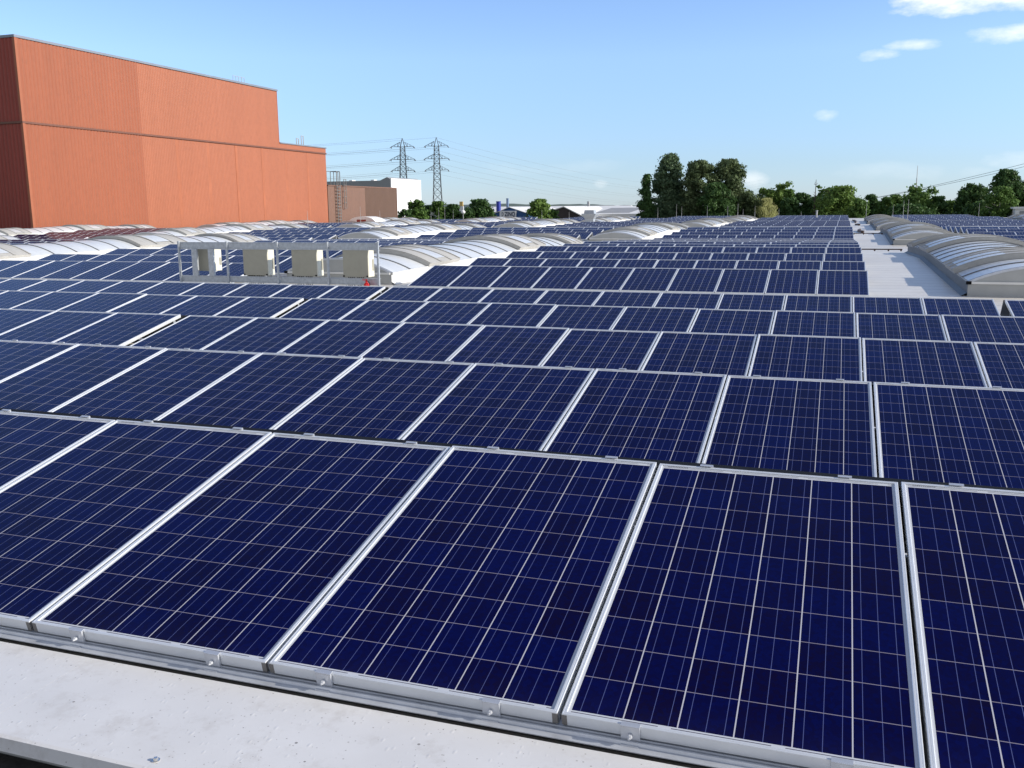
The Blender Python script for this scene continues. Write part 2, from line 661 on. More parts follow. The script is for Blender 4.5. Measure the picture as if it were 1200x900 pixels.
M['blue_pipe'] = simple('blue_stack_paint', (.02, .04, .34), .45, 0, .1, .5)
M['steel_blue'] = simple('steel_blue_stack', (.16, .24, .38), .45, .2, .1, .5)
M['sign_white'] = simple('sign_board_white', (.88, .88, .88), .5, 0, .03, 1)
M['sign_navy'] = simple('sign_lettering_navy', (.012, .018, .07), .5, 0, .05, 1)
M['pylon'] = simple('pylon_steel', (.10, .10, .105), .6, .2, .12, .3)
M['insulator'] = simple('insulator_glass', (.10, .08, .07), .4, 0, .1, 2)
M['wire'] = simple('conductor', (.16, .17, .18), .6, .2, .05, .2)
M['mast'] = simple('mast_grey', (.42, .43, .44), .55, .2, .1, 1)
M['ladder'] = simple('ladder_steel', (.20, .19, .18), .6, .2, .1, 1)
M['brown_pipe'] = simple('brown_duct', (.07, .045, .038), .6, 0, .15, 3)
M['concrete'] = simple('pale_render', (.50, .50, .47), .8, 0, .1, 1)


def mat_leaf(name, dark, light, trans=.40):
    n = NT(name)
    g = n.N('ShaderNodeNewGeometry')
    f = n.noise(.55, 4, .6, 'Object')
    q = n.m('ADD', n.m('MULTIPLY', g.outputs['Random Per Island'], .55), n.m('MULTIPLY', f, .45))
    n.col(n.ramp(q, [(.2, tuple(x * 2.5 for x in dark)), (.8, tuple(x * 2.5 for x in light))]))
    n.set(Roughness=.6)
    n.b.inputs['Specular IOR Level'].default_value = .25
    tr = n.N('ShaderNodeBsdfTranslucent')
    tr.inputs[0].default_value = (*[x * 1.1 for x in light], 1)
    mx = n.N('ShaderNodeMixShader')
    mx.inputs[0].default_value = trans
    n.L(n.b.outputs[0], mx.inputs[1])
    n.L(tr.outputs[0], mx.inputs[2])
    n.L(mx.outputs[0], n.nt.nodes['Material Output'].inputs[0])
    return n.mat


LEAF = {
    'dark': mat_leaf('leaf_dark_green', (.018, .040, .013), (.045, .085, .025)),
    'mid': mat_leaf('leaf_mid_green', (.028, .060, .014), (.075, .125, .030)),
    'bright': mat_leaf('leaf_fresh_green', (.045, .085, .018), (.11, .165, .040)),
    'grey': mat_leaf('leaf_grey_green', (.034, .060, .030), (.082, .118, .062)),
    'olive': mat_leaf('leaf_olive', (.036, .054, .024), (.080, .108, .048)),
    'willow': mat_leaf('leaf_yellow_green', (.085, .095, .030), (.20, .20, .075)),
}
M['bark'] = simple('bark', (.085, .065, .05), .85, 0, .25, 3)
M['birch'] = simple('pale_bark', (.42, .40, .36), .8, 0, .2, 2)

# ------------------------------------------------------------------ ground, hills
GZ = -9.6


def ground_and_hills():
    n = NT('ground')
    a = n.noise(.01, 6, .6)
    b = n.noise(.15, 6, .7)
    n.col(n.ramp(n.m('ADD', n.m('MULTIPLY', a, .6), n.m('MULTIPLY', b, .4)), [(.35, (.05, .075, .025)), (.52, (.085, .10, .04)), (.65, (.12, .115, .075))]))
    n.set(Roughness=.9)
    g = MB()
    g.face([(-5000, -600, GZ), (5000, -600, GZ), (5000, 7500, GZ), (-5000, 7500, GZ)])
    o = g.build('ground', n.mat)
    o['kind'] = 'structure'
    # low wooded hills along the horizon
    n = NT('wooded_hills')
    b = n.noise(.02, 6, .7)
    n.col(n.ramp(b, [(.35, (.055, .085, .075)), (.65, (.11, .14, .115))]))  # distance haze is put into this bluish green
    n.set(Roughness=.95)
    h = MB()
    rnd = random.Random(3)
    nx, rows_ = 300, 6
    pts = []
    for i in range(nx + 1):
        x = -2600 + i * 13.5
        y0 = 1500 + 60 * math.sin(i * .05)
        base = 11.0 + 1.0 * math.sin(x * .006 + 1) + .8 * math.sin(x * .017) + .6 * math.sin(x * .041 + 2)
        if x > -520:
            base *= max(.45, 1 - (x + 520) / 420)
        col_ = [(x, y0, GZ)]
        for j in range(1, rows_):
            t = j / (rows_ - 1)
            col_.append((x + rnd.uniform(-3, 3), y0 + 40 * t + 260 * t * t, GZ + (base - GZ) * (t ** .55) + (rnd.uniform(-1.3, 1.6) if j > 1 else 0)))
        col_.append((x, y0 + 700, GZ))
        pts.append(col_)
    for i in range(nx):
        for j in range(rows_):
            h.face([pts[i][j], pts[i + 1][j], pts[i + 1][j + 1], pts[i][j + 1]])
    o = h.build('hills', n.mat, fix=False)
    o['kind'] = 'structure'


ground_and_hills()

# ------------------------------------------------------------------ the hall whose roof carries everything
RIDGE0, PER = 3.9, 28.8
ROOF_END = 152.0


KNOTS = [(2.36, -1.565), (3.9, -1.585), (18.3, -1.865), (32.5, -1.64), (49.3, -2.02), (60.5, -1.665), (76, -1.90), (90.5, -1.685), (105, -1.90), (119, -1.665), (134, -1.88), (148, -1.66), (160, -1.85)]


def roof(y):
    """height of the gently folded roof: ridges and valleys run along x"""
    if y <= KNOTS[0][0]:
        return KNOTS[0][1]
    for (ya, za), (yb, zb) in zip(KNOTS[:-1], KNOTS[1:]):
        if y <= yb:
            return za + (zb - za) * (y - ya) / (yb - ya)
    return KNOTS[-1][1]


def factory_hall():
    t = empty('factory_hall', (0, 2, GZ))
    tag(t, 'low factory hall whose pale, gently folded roof carries all the solar panels', 'hall')
    ys = [k[0] for k in KNOTS if k[0] < ROOF_END] + [ROOF_END]
    X0, X1 = -64.5, 75
    r = MB()
    for a, b in zip(ys[:-1], ys[1:]):
        r.face([(X0, a, roof(a)), (X1, a, roof(a)), (X1, b, roof(b)), (X0, b, roof(b))])
    ob = r.build('roof_membrane', M['roof'], t)
    ob.matrix_parent_inverse = t.matrix_world.inverted() if False else Matrix.Translation((0, -2, -GZ))
    e = MB()   # folded edge flashing: flat top, rolled front
    for s in range(-11, 12):
        x0, x1 = s * 3.0 + .6, s * 3.0 + 3.5995
        e.prism([(1.890, -1.574), (1.888, -1.580), (1.900, -1.580), (1.903, -1.576), (2.385, -1.576), (2.385, -1.541), (1.912, -1.541), (1.899, -1.5435)], 'x', x0, x1)
    fl = e.build('edge_flashing', M['ledge'], t)
    fl.matrix_parent_inverse = Matrix.Translation((0, -2, -GZ))
    for sx in (-5.4, -4.0, -3.0, -2.375, -1.76, -1.14, -.52, .1, .72, 1.34, 2.0, 2.8):
        q = MB()
        q.tube((sx, 1.945, -1.5408), (sx, 1.945, -1.539), .0125, .0125, 12)
        q.tube((sx, 1.945, -1.539), (sx, 1.945, -1.532), .0075, .006, 6)
        so = q.build('screw', M['steel'], t)
        so.matrix_parent_inverse = Matrix.Translation((0, -2, -GZ))
    w = MB()
    w.box(X0, X1, 1.935, 1.945, GZ, -1.581)
    w.box(X0, X1, ROOF_END, ROOF_END + .1, GZ, roof(ROOF_END) + .02)
    w.box(X1, X1 + .1, 2.0, ROOF_END, GZ, -1.95)
    wo = w.build('wall', M['gable'], t)
    wo.matrix_parent_inverse = Matrix.Translation((0, -2, -GZ))
    l = MB()
    l.box(-60, 60, -25, 1.932, -2.4, -1.625)
    lo = l.build('lower_roof', M['bitumen'], t)
    lo.matrix_parent_inverse = Matrix.Translation((0, -2, -GZ))


factory_hall()

# ------------------------------------------------------------------ solar panels
PW, PL, PITCH = .998, 1.65, 1.012
ROWP = 2.888


def row_info(k):
    """top edge y, top edge z, tilt of row k (0 = front row)"""
    meas = {0: (4.055, -1.131), 1: (6.965, -1.226), 2: (9.885, -1.295), 3: (12.853, -1.351), 4: (15.724, -1.397),
            6: (21.364, -1.344), 7: (24.302, -1.309), 8: (27.246, -1.256), 9: (30.06, -1.199), 10: (32.952, -1.223)}
    if k in meas:
        y, z = meas[k]
    else:
        y = 32.952 + (k - 10) * ROWP - .05
        z = roof(y - .8) + .452
    dn = roof(y) < roof(y - .8)
    return y, z, R_(12.1) if dn else R_(13.6)


def ring(mb, prof, mi=0):
    """mitred rectangular ring of the panel outline; prof = list of (inset, z)"""
    def loop(i, z):
        return [(-PW / 2 + i, i, z), (PW / 2 - i, i, z), (PW / 2 - i, PL - i, z), (-PW / 2 + i, PL - i, z)]
    for (i0, z0), (i1, z1) in zip(prof[:-1], prof[1:]):
        a, b = loop(i0, z0), loop(i1, z1)
        for q in range(4):
            r = (q + 1) % 4
            mb.face([a[q], a[r], b[r], b[q]], mi)


FR = MB()
ring(FR, [(.022, -.040), (.0, -.040), (.0, -.0012), (.0012, 0), (.0048, 0), (.0054, -.0007), (.0062, -.0007), (.0068, 0), (.0125, 0), (.0140, -.0012), (.0140, -.0058)])
FRAME_ME = FR.mesh('panel_frame', [M['alu']], fix=False)


def glass_mesh(i):
    g = MB()
    a, b = PW / 2 - .0130, .0130
    o = (2.0 * (i % 5), 2.0 * (i // 5))
    uv = [(b + o[0], b + o[1]), (PW - b + o[0], b + o[1]), (PW - b + o[0], PL - b + o[1]), (b + o[0], PL - b + o[1])]
    g.face([(-a, b, -.005), (a, b, -.005), (a, PL - b, -.005), (-a, PL - b, -.005)], 0, uv)
    g.face([(-a, PL - b, -.010), (a, PL - b, -.010), (a, b, -.010), (-a, b, -.010)], 1)
    return g.mesh('panel_glass', [M['cells'], M['white_paint']], fix=False)


GLASS_ME = [glass_mesh(i) for i in range(25)]


def clamp_mesh(top):
    c = MB()
    if not top:     # end clamp with bolt at the lower edge
        c.box(-.028, .028, -.010, -.002, -.052, .0015)
        c.box(-.028, .028, -.010, .008, .0018, .0045)
        c.box(-.026, .026, -.030, -.0101, -.056, -.050)
        c.tube((0, -.011, -.026), (0, -.022, -.026), .0075, .0075, 6)
        c.tube((0, -.0221, -.026), (0, -.024, -.026), .0065, .0065, 6)
        c.tube((0, -.024, -.026), (0, -.029, -.026), .004, .004, 8)
    else:
        c.box(-.028, .028, PL + .002, PL + .010, -.040, .0035)
        c.box(-.028, .028, PL - .006, PL + .010, .0036, .0065)
    return c.mesh('panel_clamp', [M['alu_dull']])


CL_ME = [clamp_mesh(False), clamp_mesh(True)]
# dark plastic corner piece where the side profile meets the lower one
CORNER_ME = []
CK_MAT = simple('corner_key', (.20, .19, .18), .5, .3, .1, 20)
for s in (-1, 1):
    CK = MB()
    x0, x1 = sorted((s * (PW / 2 + .0006), s * (PW / 2 - .016)))
    CK.box(x0, x1, -.0008, .010, -.0395, -.004)
    CORNER_ME.append(CK.mesh('panel_corner', [CK_MAT]))


def proj(P):
    d = Vector(P)
    z = -d.dot(back)
    if z < .2:
        return None
    return (600 + 1087.2 * d.dot(right) / z, 450 - 1087.2 * d.dot(up) / z, z)


def blocks(k):
    """list of (field name, centre x of its modules left to right) for row k"""
    y = row_info(k)[0]
    if k < 5:
        out = []
        for nm, xl, n in (('centre', -7.787, 10), ('left', -7.787 - .135 - 10.12, 10), ('far_left', -7.787 - .27 - 20.24, 10),
                          ('very_far_left', -7.787 - .40 - 30.36, 8), ('right', 2.333 + .15, 10)):
            if k == 0 and nm in ('far_left', 'very_far_left'):
                continue
            out.append((nm, [xl + PITCH * (i + .5) for i in range(n)]))
        return out
    dr = .0075 * (y - 21.4)
    out = []
    for nm, xl, n in (('centre', -9.406, 10), ('left', -24.43, 10), ('second_left', -40.5, 10), ('third_left', -56.6, 9), ('right', 6.75, 10), ('far_right', 22.8, 10), ('outer_right', 38.9, 10)):
        if k == 6 and nm == 'left':
            xl, n = -24.43 - 10.12, 20
        if k == 6 and nm == 'second_left':
            n = 5
        out.append((nm, [xl + dr + PITCH * (i + .5) for i in range(n)]))
    return out


SKIP = {5, 15, 25, 35, 45}
panels = []      # (area, row, field, index, x, y, z, tilt, inframe)
NROW = 52
for k in range(NROW):
    if k in SKIP:
        continue
    y, z, ti = row_info(k)
    if y > ROOF_END - 3:
        break
    for nm, xs in blocks(k):
        for i, x in enumerate(xs):
            yb, zb = y - PL * math.cos(ti), z - PL * math.sin(ti)
            cs = [proj(c) for c in ((x - PW / 2, yb, zb), (x + PW / 2, yb, zb), (x + PW / 2, y, z), (x - PW / 2, y, z))]
            area, inside = 0, False
            if all(cs):
                xs_ = [min(max(c[0], 0), 1200) for c in cs]
                ys_ = [min(max(c[1], 0), 900) for c in cs]
                area = abs(sum(xs_[a] * ys_[(a + 1) % 4] - xs_[(a + 1) % 4] * ys_[a] for a in range(4))) / 2
                inside = area > 1
            panels.append([area, k, nm, i, x, yb, zb, ti, inside])

cand = sorted([p for p in panels if p[8]], key=lambda p: -p[0])
SOLO = cand[:300]
solo_ids = set(id(p) for p in SOLO)

ROWNAME = {}
kk = 0
for k in range(NROW):
    if k not in SKIP:
        kk += 1
        ROWNAME[k] = kk


def panel_label(p, n_from, where):
    rn = ROWNAME[p[1]]
    row = 'front row' if rn == 1 else ORD[rn] + ' row'
    return 'solar panel, %s, %s %s' % (row, ORD[n_from], where)


def build_solo():
    by = {}
    for p in panels:
        if p[8]:
            by.setdefault((p[1], p[2]), []).append(p)
    rnd = random.Random(11)
    for (k, nm), ps in sorted(by.items()):
        ps.sort(key=lambda p: p[4])
        for p in ps:
            if id(p) not in solo_ids:
                continue
            i_left = ps.index(p) + 1
            i_right = len(ps) - ps.index(p)
            if k < 5:
                if k == 0:
                    allr = sorted([q for q in panels if q[1] == k and q[8]], key=lambda q: -q[4])
                    n, where = allr.index(p) + 1, "from the photo's right edge"
                elif nm == 'centre':
                    n, where = i_right, ('left of the right-hand gap' if k == 4 else "from the photo's right edge")
                elif nm == 'left':
                    n, where = i_right, 'leftward from the dark gap'
                elif nm == 'right':
                    n, where = i_left, 'rightward from the gap by the skylight'
                else:
                    n, where = i_right, 'leftward from the second gap, at the left edge'
                if k in (1, 2, 3) and nm == 'right':
                    where = 'right of the gap at the right edge'
            else:
                if nm == 'centre':
                    n, where = i_right, 'leftward from the bare aisle'
                elif nm == 'left':
                    n, where = i_left, "from left in the field behind the inverter rack"
                elif nm == 'right':
                    n, where = i_left, 'rightward beyond the right-hand skylights'
                else:
                    n, where = i_left, 'from left in a field nearer the orange building'
            e = empty('solar_panel', (p[4], p[5], p[6]))
            e.rotation_euler = (p[7] + rnd.gauss(0, .0016), rnd.gauss(0, .0012), rnd.gauss(0, .0008))
            tag(e, panel_label(p, n, where), 'solar panel', 'solar panels in rows on the roof')
            link('frame', FRAME_ME, e)
            link('glass', GLASS_ME[rnd.randrange(25)], e)
            if k < 2:
                for cx in (-.29, .29):
                    for me in CL_ME:
                        c = link('clamp', me, e)
                        c.location = (cx, 0, 0)
                if k == 0:
                    for me in CORNER_ME:
                        link('corner_cap', me, e)


build_solo()


def build_rest():
    """all the panels too small or too far to single out: one mass"""
    fr = MB()
    rnd = random.Random(5)
    for p in panels:
        if id(p) in solo_ids:
            continue
        T = Matrix.Translation((p[4], p[5], p[6])) @ Matrix.Rotation(p[7], 4, 'X')
        def loop(i, z):
            return [T @ Vector(q) for q in ((-PW / 2 + i, i, z), (PW / 2 - i, i, z), (PW / 2 - i, PL - i, z), (-PW / 2 + i, PL - i, z))]
        a, b, c = loop(0, -.04), loop(0, 0), loop(.0140, 0)
        for q in range(4):
            r = (q + 1) % 4
            fr.face([a[q], a[r], b[r], b[q]], 0)
            fr.face([b[q], b[r], c[r], c[q]], 0)
        i = rnd.randrange(25)
        o = (2.0 * (i % 5), 2.0 * (i // 5))
        e = .0140
        fr.face([v - (T.to_3x3() @ Vector((0, 0, .004))) for v in c], 1, [(e + o[0], e + o[1]), (PW - e + o[0], e + o[1]), (PW - e + o[0], PL - e + o[1]), (e + o[0], PL - e + o[1])])
    o = fr.build('solar_panel_field', [M['alu'], M['cells']], fix=False)
    tag(o, 'far rows of small blue solar panels spreading across the distant roof', 'solar panels', None, 'stuff')


build_rest()


def mounting_frames():
    """per row and field: front rail, back rail with dark lip, wind plate and the triangular end brackets"""
    stuff = MB()
    for k in range(NROW):
        if k in SKIP:
            continue
        y, z, ti = row_info(k)
        if y > ROOF_END - 3:
            break
        for nm, xs in blocks(k):
            x0, x1 = xs[0] - .5, xs[-1] + .5
            yb, zb = y - PL * math.cos(ti), z - PL * math.sin(ti)
            rz = min(roof(yb), roof(yb + .2))
            near = k <= 10 and nm in ('centre', 'left')
            fr_, lip, wp, br = MB(), MB(), MB(), MB()
            tg = [fr_, lip, wp, br] if near else [stuff] * 4
            zf = zb - .046
            # front rail: flat flange towards the viewer, groove and web under the frame
            fo = zf - .012 if k == 0 else rz + .012
            tg[0].prism([(yb - .040, fo - .003), (yb - .040, fo), (yb - .012, fo + .001), (yb - .010, zf - .001), (yb - .003, zf - .001), (yb - .002, zf - .011), (yb + .004, zf - .011), (yb + .006, zf + .002), (yb + .05, zf + .004), (yb + .05, fo - .003)], 'x', x0, x1)
            if k == 0:  # black strip under the front rail stands in for the gap's shadow
                tg[1].prism([(yb - .043, -1.5405), (yb + .03, -1.5405), (yb + .03, fo - .0035), (yb - .043, fo - .0035)], 'x', x0, x1, 0)
            # dark lip behind the top edge
            if k < 10:
                tg[1].prism([(y + .004, z - .022), (y + .14, z - .0265), (y + .14, z - .036), (y + .004, z - .036)], 'x', x0, x1, 0 if near else 1)
            zr = roof(y + .45) + .01
            tg[2].prism([(y + .139, z - .038), (y + .42, zr), (y + .412, zr), (y + .131, z - .038)], 'x', x0, x1, 0)
            for xe in ((x0 + .09, x1 - .13) if k < 5 else (x0 - .004, x1 - .036)):
                # end brackets: base bar, rear leg, sloping bar
                tg[3].box(xe, xe + .04, yb - .03, y + .40, 0, .035, 0, Matrix.Translation((0, 0, 0)) @ Matrix(((1, 0, 0, 0), (0, 1, 0, 0), (0, (roof(y) - roof(yb)) / (y - yb), 1, roof(yb) - yb * (roof(y) - roof(yb)) / (y - yb) + .003), (0, 0, 0, 1))))
                tg[3].prism([(y - .05, z - .055), (y - .01, z - .048), (y + .10, roof(y) + .04), (y + .05, roof(y) + .04)], 'x', xe, xe + .04)
                tg[3].prism([(yb + .06, zb - .040), (y - .01, z - .046), (y - .01, z - .075), (yb + .08, zb - .070)], 'x', xe + .002, xe + .038)
            if near:
                t = empty('mounting_frame', (xs[len(xs) // 2], y, roof(y)))
                t_inv = Matrix.Translation((-xs[len(xs) // 2], -y, -roof(y)))
                rn = ROWNAME[k]
                row = 'front row' if rn == 1 else ORD[rn] + ' row'
                side = 'right of' if nm == 'centre' else 'left of'
                ref = 'the dark gap' if k < 5 else 'the nearest left skylight'
                tag(t, 'aluminium rail frame under the %s of panels, %s %s' % (row, side, ref), 'mounting frame', 'frames under the rows of panels')
                for nme, mb, mt in (('front_rail', fr_, M['alu_dull']), ('rear_lip', lip, M['black']), ('wind_plate', wp, M['galv']), ('end_bracket', br, M['galv'])):
                    if mb.f:
                        if nme == 'end_bracket':
                            # two brackets, one mesh each
                            half = len(br.f) // 2
                            for h in (0, 1):
                                q = MB()
                                for fi in range(h * half, (h + 1) * half):
                                    q.face([br.v[a] for a in br.f[fi]], 0)
                                o = q.build(nme, mt, t)
                                o.matrix_parent_inverse = t_inv
                        else:
                            o = mb.build(nme, mt, t)
                            o.matrix_parent_inverse = t_inv
    o = stuff.build('mounting_frame_field', [M['galv'], M['black']])
    tag(o, 'rails and wind plates under the far rows of small solar panels', 'mounting frames', None, 'stuff')


mounting_frames()

# ------------------------------------------------------------------ barrel skylights
VW = 3.03
CURB = .29
RISE = .35


def arch(u, lift=0.0, grow=0.0):
    """point of the arch profile, u in 0..1 across the vault"""
    w = VW / 2
    r = (w * w + RISE * RISE) / (2 * RISE)
    a = math.asin(w / r)
    t = (2 * u - 1) * a
    return w + (r + lift) * math.sin(t) * (1 + grow), (r + lift) * math.cos(t) - (r - RISE)


def make_vault(y0, yr, ye, curb):
    """one skylight in local coordinates: x 0..VW, y 0 = near gable; it bends with the roof over the ridge"""
    YR, YE = yr - y0, ye - y0
    zn, zr_, ze = roof(y0), roof(yr), roof(ye)

    def bz(y):
        return (zr_ - zn) * y / YR if y < YR else (zr_ - zn) + (ze - zr_) * (y - YR) / (YE - YR)
    t = empty('barrel_skylight')
    # curb
    c = MB()
    def wallstrip(x0, x1):
        for a, b in ((0, YR), (YR, YE)):
            z0a, z0b = bz(a), bz(b)
            P = [(x0, a, z0a), (x1, a, z0a), (x1, a, z0a + CURB), (x0, a, z0a + CURB)]
            Q = [(x0, b, z0b), (x1, b, z0b), (x1, b, z0b + CURB), (x0, b, z0b + CURB)]
            for i in range(4):
                j = (i + 1) % 4
                c.face([P[i], P[j], Q[j], Q[i]])
    wallstrip(0, .05)
    wallstrip(VW - .05, VW)
    for xo, sg in ((0, -1), (VW, 1)):      # turned-out foot flashing and eave drip
        for a, b in ((0, YR), (YR, YE)):
            c.face([(xo + sg * .12, a, bz(a) + .008), (xo + sg * .003, a, bz(a) + .07), (xo + sg * .003, b, bz(b) + .07), (xo + sg * .12, b, bz(b) + .008)])
            c.face([(xo + sg * .035, a, bz(a) + CURB - .03), (xo + sg * .035, a, bz(a) + CURB + .012), (xo + sg * .035, b, bz(b) + CURB + .012), (xo + sg * .035, b, bz(b) + CURB - .03)])
            c.face([(xo - sg * .02, a, bz(a) + CURB + .012), (xo + sg * .035, a, bz(a) + CURB + .012), (xo + sg * .035, b, bz(b) + CURB + .012), (xo - sg * .02, b, bz(b) + CURB + .012)])
    c.build('curb', [curb], t)
    # glazing with bars
    g = MB()
    n = 18
    ys = [0.0, YR, YE]
    for a, b in zip(ys[:-1], ys[1:]):
        for i in range(n):
            p, q = arch(i / n), arch((i + 1) / n)
            g.face([(p[0], a, bz(a) + CURB + p[1]), (q[0], a, bz(a) + CURB + q[1]), (q[0], b, bz(b) + CURB + q[1]), (p[0], b, bz(b) + CURB + p[1])], 0)
    yb = .02
    flaps = [(2.15, 4.3), (9.7, 12.7), (16.2, 18.3)]
    while yb < YE:
        w = .035
        if not any(a < yb < b for a, b in flaps):
            for i in range(n):
                p, q = arch(i / n, .022), arch((i + 1) / n, .022)
                p0, q0 = arch(i / n), arch((i + 1) / n)
                z = bz(yb) + CURB
                z2 = bz(yb + w) + CURB
                g.face([(p[0], yb, z + p[1]), (q[0], yb, z + q[1]), (q[0], yb + w, z2 + q[1]), (p[0], yb + w, z2 + p[1])], 1)
                g.face([(p0[0], yb, z + p0[1]), (q0[0], yb, z + q0[1]), (q[0], yb, z + q[1]), (p[0], yb, z + p[1])], 1)
                g.face([(p0[0], yb + w, z2 + p0[1]), (q0[0], yb + w, z2 + q0[1]), (q[0], yb + w, z2 + q[1]), (p[0], yb + w, z2 + p[1])], 1)
        yb += 1.075
    g.build('glazing', [M['glazing'], M['bar']], t)
    # smoke vent flaps: raised arched lids with windows let into both lower sides
    for fi, (a, b) in enumerate(flaps):
        f = MB()
        LZ = .115
        m_ = 20
        z0, z1 = bz(a) + CURB, bz(b) + CURB
        U = [-.012 + 1.024 * i / m_ for i in range(m_ + 1)]
        for i in range(m_):
            p, q = arch(U[i], LZ), arch(U[i + 1], LZ)
            p0, q0 = arch(U[i], .004), arch(U[i + 1], .004)
            f.face([(p[0], a, z0 + p[1]), (q[0], a, z0 + q[1]), (q[0], b, z1 + q[1]), (p[0], b, z1 + p[1])])
            f.face([(p0[0], a, z0 + p0[1]), (q0[0], a, z0 + q0[1]), (q[0], a, z0 + q[1]), (p[0], a, z0 + p[1])])
            f.face([(p0[0], b, z1 + p0[1]), (q0[0], b, z1 + q0[1]), (q[0], b, z1 + q[1]), (p[0], b, z1 + p[1])])
        for u in (U[0], U[-1]):
            p, p0 = arch(u, LZ), arch(u, .004)
            f.face([(p0[0], a, z0 + p0[1]), (p0[0], b, z1 + p0[1]), (p[0], b, z1 + p[1]), (p[0], a, z0 + p[1])])
        # raised seams across the lid
        for yy in (a + .02, (2 * a + b) / 3, (a + 2 * b) / 3, b - .08):
            zz = bz(yy) + CURB
            for i in range(m_):
                p, q = arch(U[i], LZ + .022), arch(U[i + 1], LZ + .022)
                p0, q0 = arch(U[i], LZ), arch(U[i + 1], LZ)
                f.face([(p[0], yy, zz + p[1]), (q[0], yy, zz + q[1]), (q[0], yy + .06, zz + q[1]), (p[0], yy + .06, zz + p[1])])
                f.face([(p0[0], yy, zz + p0[1]), (q0[0], yy, zz + q0[1]), (q[0], yy, zz + q[1]), (p[0], yy, zz + p[1])])
                f.face([(p0[0], yy + .06, zz + p0[1]), (q0[0], yy + .06, zz + q0[1]), (q[0], yy + .06, zz + q[1]), (p[0], yy + .06, zz + p[1])])
        fo = f.build('vent_flap', [M['weathered']], t)
        third = (b - a) / 3
        for (u0, u1, ya, yb_) in ((.03, .34, a + .10, a + third - .02), (.03, .34, a + third + .09, b - third - .02), (.70, .95, a + third + .09, b - third - .02)):
            w_ = MB()
            k_ = 6
            for i in range(k_):
                p, q = arch(u0 + (u1 - u0) * i / k_, LZ + .008), arch(u0 + (u1 - u0) * (i + 1) / k_, LZ + .008)
                za, zb_ = bz(ya) + CURB, bz(yb_) + CURB
                w_.face([(p[0], ya, za + p[1]), (q[0], ya, za + q[1]), (q[0], yb_, zb_ + q[1]), (p[0], yb_, zb_ + p[1])])
            w_.build('flap_window', [M['glazing']], fo)
    # gable walls
    for y, s in ((0, -1), (YE, 1)):
        e = MB()
        z = bz(y)
        pts = [arch(i / 20) for i in range(21)]
        yo = y + s * .012
        ya_ = y + s * .003
        e.face([(0, ya_, z), (VW, ya_, z), (VW, ya_, z + CURB), (0, ya_, z + CURB)])
        e.face([(p[0], yo, z + CURB + p[1]) for p in pts])
        eo = e.build('gable_wall', [M['gable']], t)
        d = MB()
        d.box(.06, VW - .03, y + s * .05 if s < 0 else y + .014, y - .014 if s < 0 else y + .05, z + CURB - .035, z + CURB + .012)
        d.build('drip_rail', [M['white_paint']], eo)
        cp = MB()
        cp.box(-.04, .055, y - .055 if s < 0 else y + .005, y - .005 if s < 0 else y + .055, z + CURB - .045, z + CURB + .02)
        cp.build('corner_cap', [M['black']], eo)
        rim = MB()
        for i in range(20):
            p, q = arch(i / 20, .02), arch((i + 1) / 20, .02)
            p1, q1 = arch(i / 20, -.03), arch((i + 1) / 20, -.03)
            ya = y + s * .02
            rim.face([(p1[0], ya, z + CURB + p1[1]), (q1[0], ya, z + CURB + q1[1]), (q[0], ya, z + CURB + q[1]), (p[0], ya, z + CURB + p[1])])
            rim.face([(p[0], ya, z + CURB + p[1]), (q[0], ya, z + CURB + q[1]), (q[0], y - s * .05, z + CURB + q[1]), (p[0], y - s * .05, z + CURB + p[1])])
        rim.build('arch_rim', [M['alu_dull']], eo)
    return t


VLINES = [('R', 2.63), ('L1', -13.45), ('L2', -29.52), ('L3', -45.59), ('L4', -61.5), ('R2', 18.75), ('R3', 34.9)]
LNAME = {'R': 'right-hand line beside the bare aisle', 'L1': 'line just left of the central panel field', 'L2': 'second line to the left',
         'L3': 'third line left, towards the orange building', 'L4': 'line along the foot of the orange building', 'R2': 'far right line before the trees', 'R3': 'outermost right line'}


def vaults():
    protos = {}
    for nm, x in VLINES:
        for j, (y0, yr, ye) in enumerate(((21.05, 32.5, 40.4), (51.8, 60.5, 70.5), (79.5, 90.5, 98.5), (108, 119, 127))):
            key = (j, nm[0])
            if key in protos:
                o = copy_tree(protos[key])
            else:
                o = protos[key] = make_vault(y0, yr, ye, M['curb_shade'] if nm[0] == 'R' else M['curb'])
            zg = roof(y0) - .004
            o.location = (x + .0072 * (y0 - 21), y0, zg)
            o.rotation_euler = (0, 0, -.0072)
            how = ['nearest', 'second', 'third', 'fourth', 'fifth'][j]
            if j == 0 and nm == 'R':
                lab = 'nearest barrel skylight beside the bare aisle, its grey gable facing the camera'
            elif j == 0 and nm == 'L1':
                lab = 'nearest left barrel skylight with sunlit white curb, right behind the inverter rack'
            else:
                lab = '%s barrel skylight in the %s' % (how, LNAME[nm])
            tag(o, lab, 'skylight', 'barrel skylights in lines on the roof')


vaults()


# ------------------------------------------------------------------ inverter rack in the valley
RY = 19.2
RZ = roof(RY)


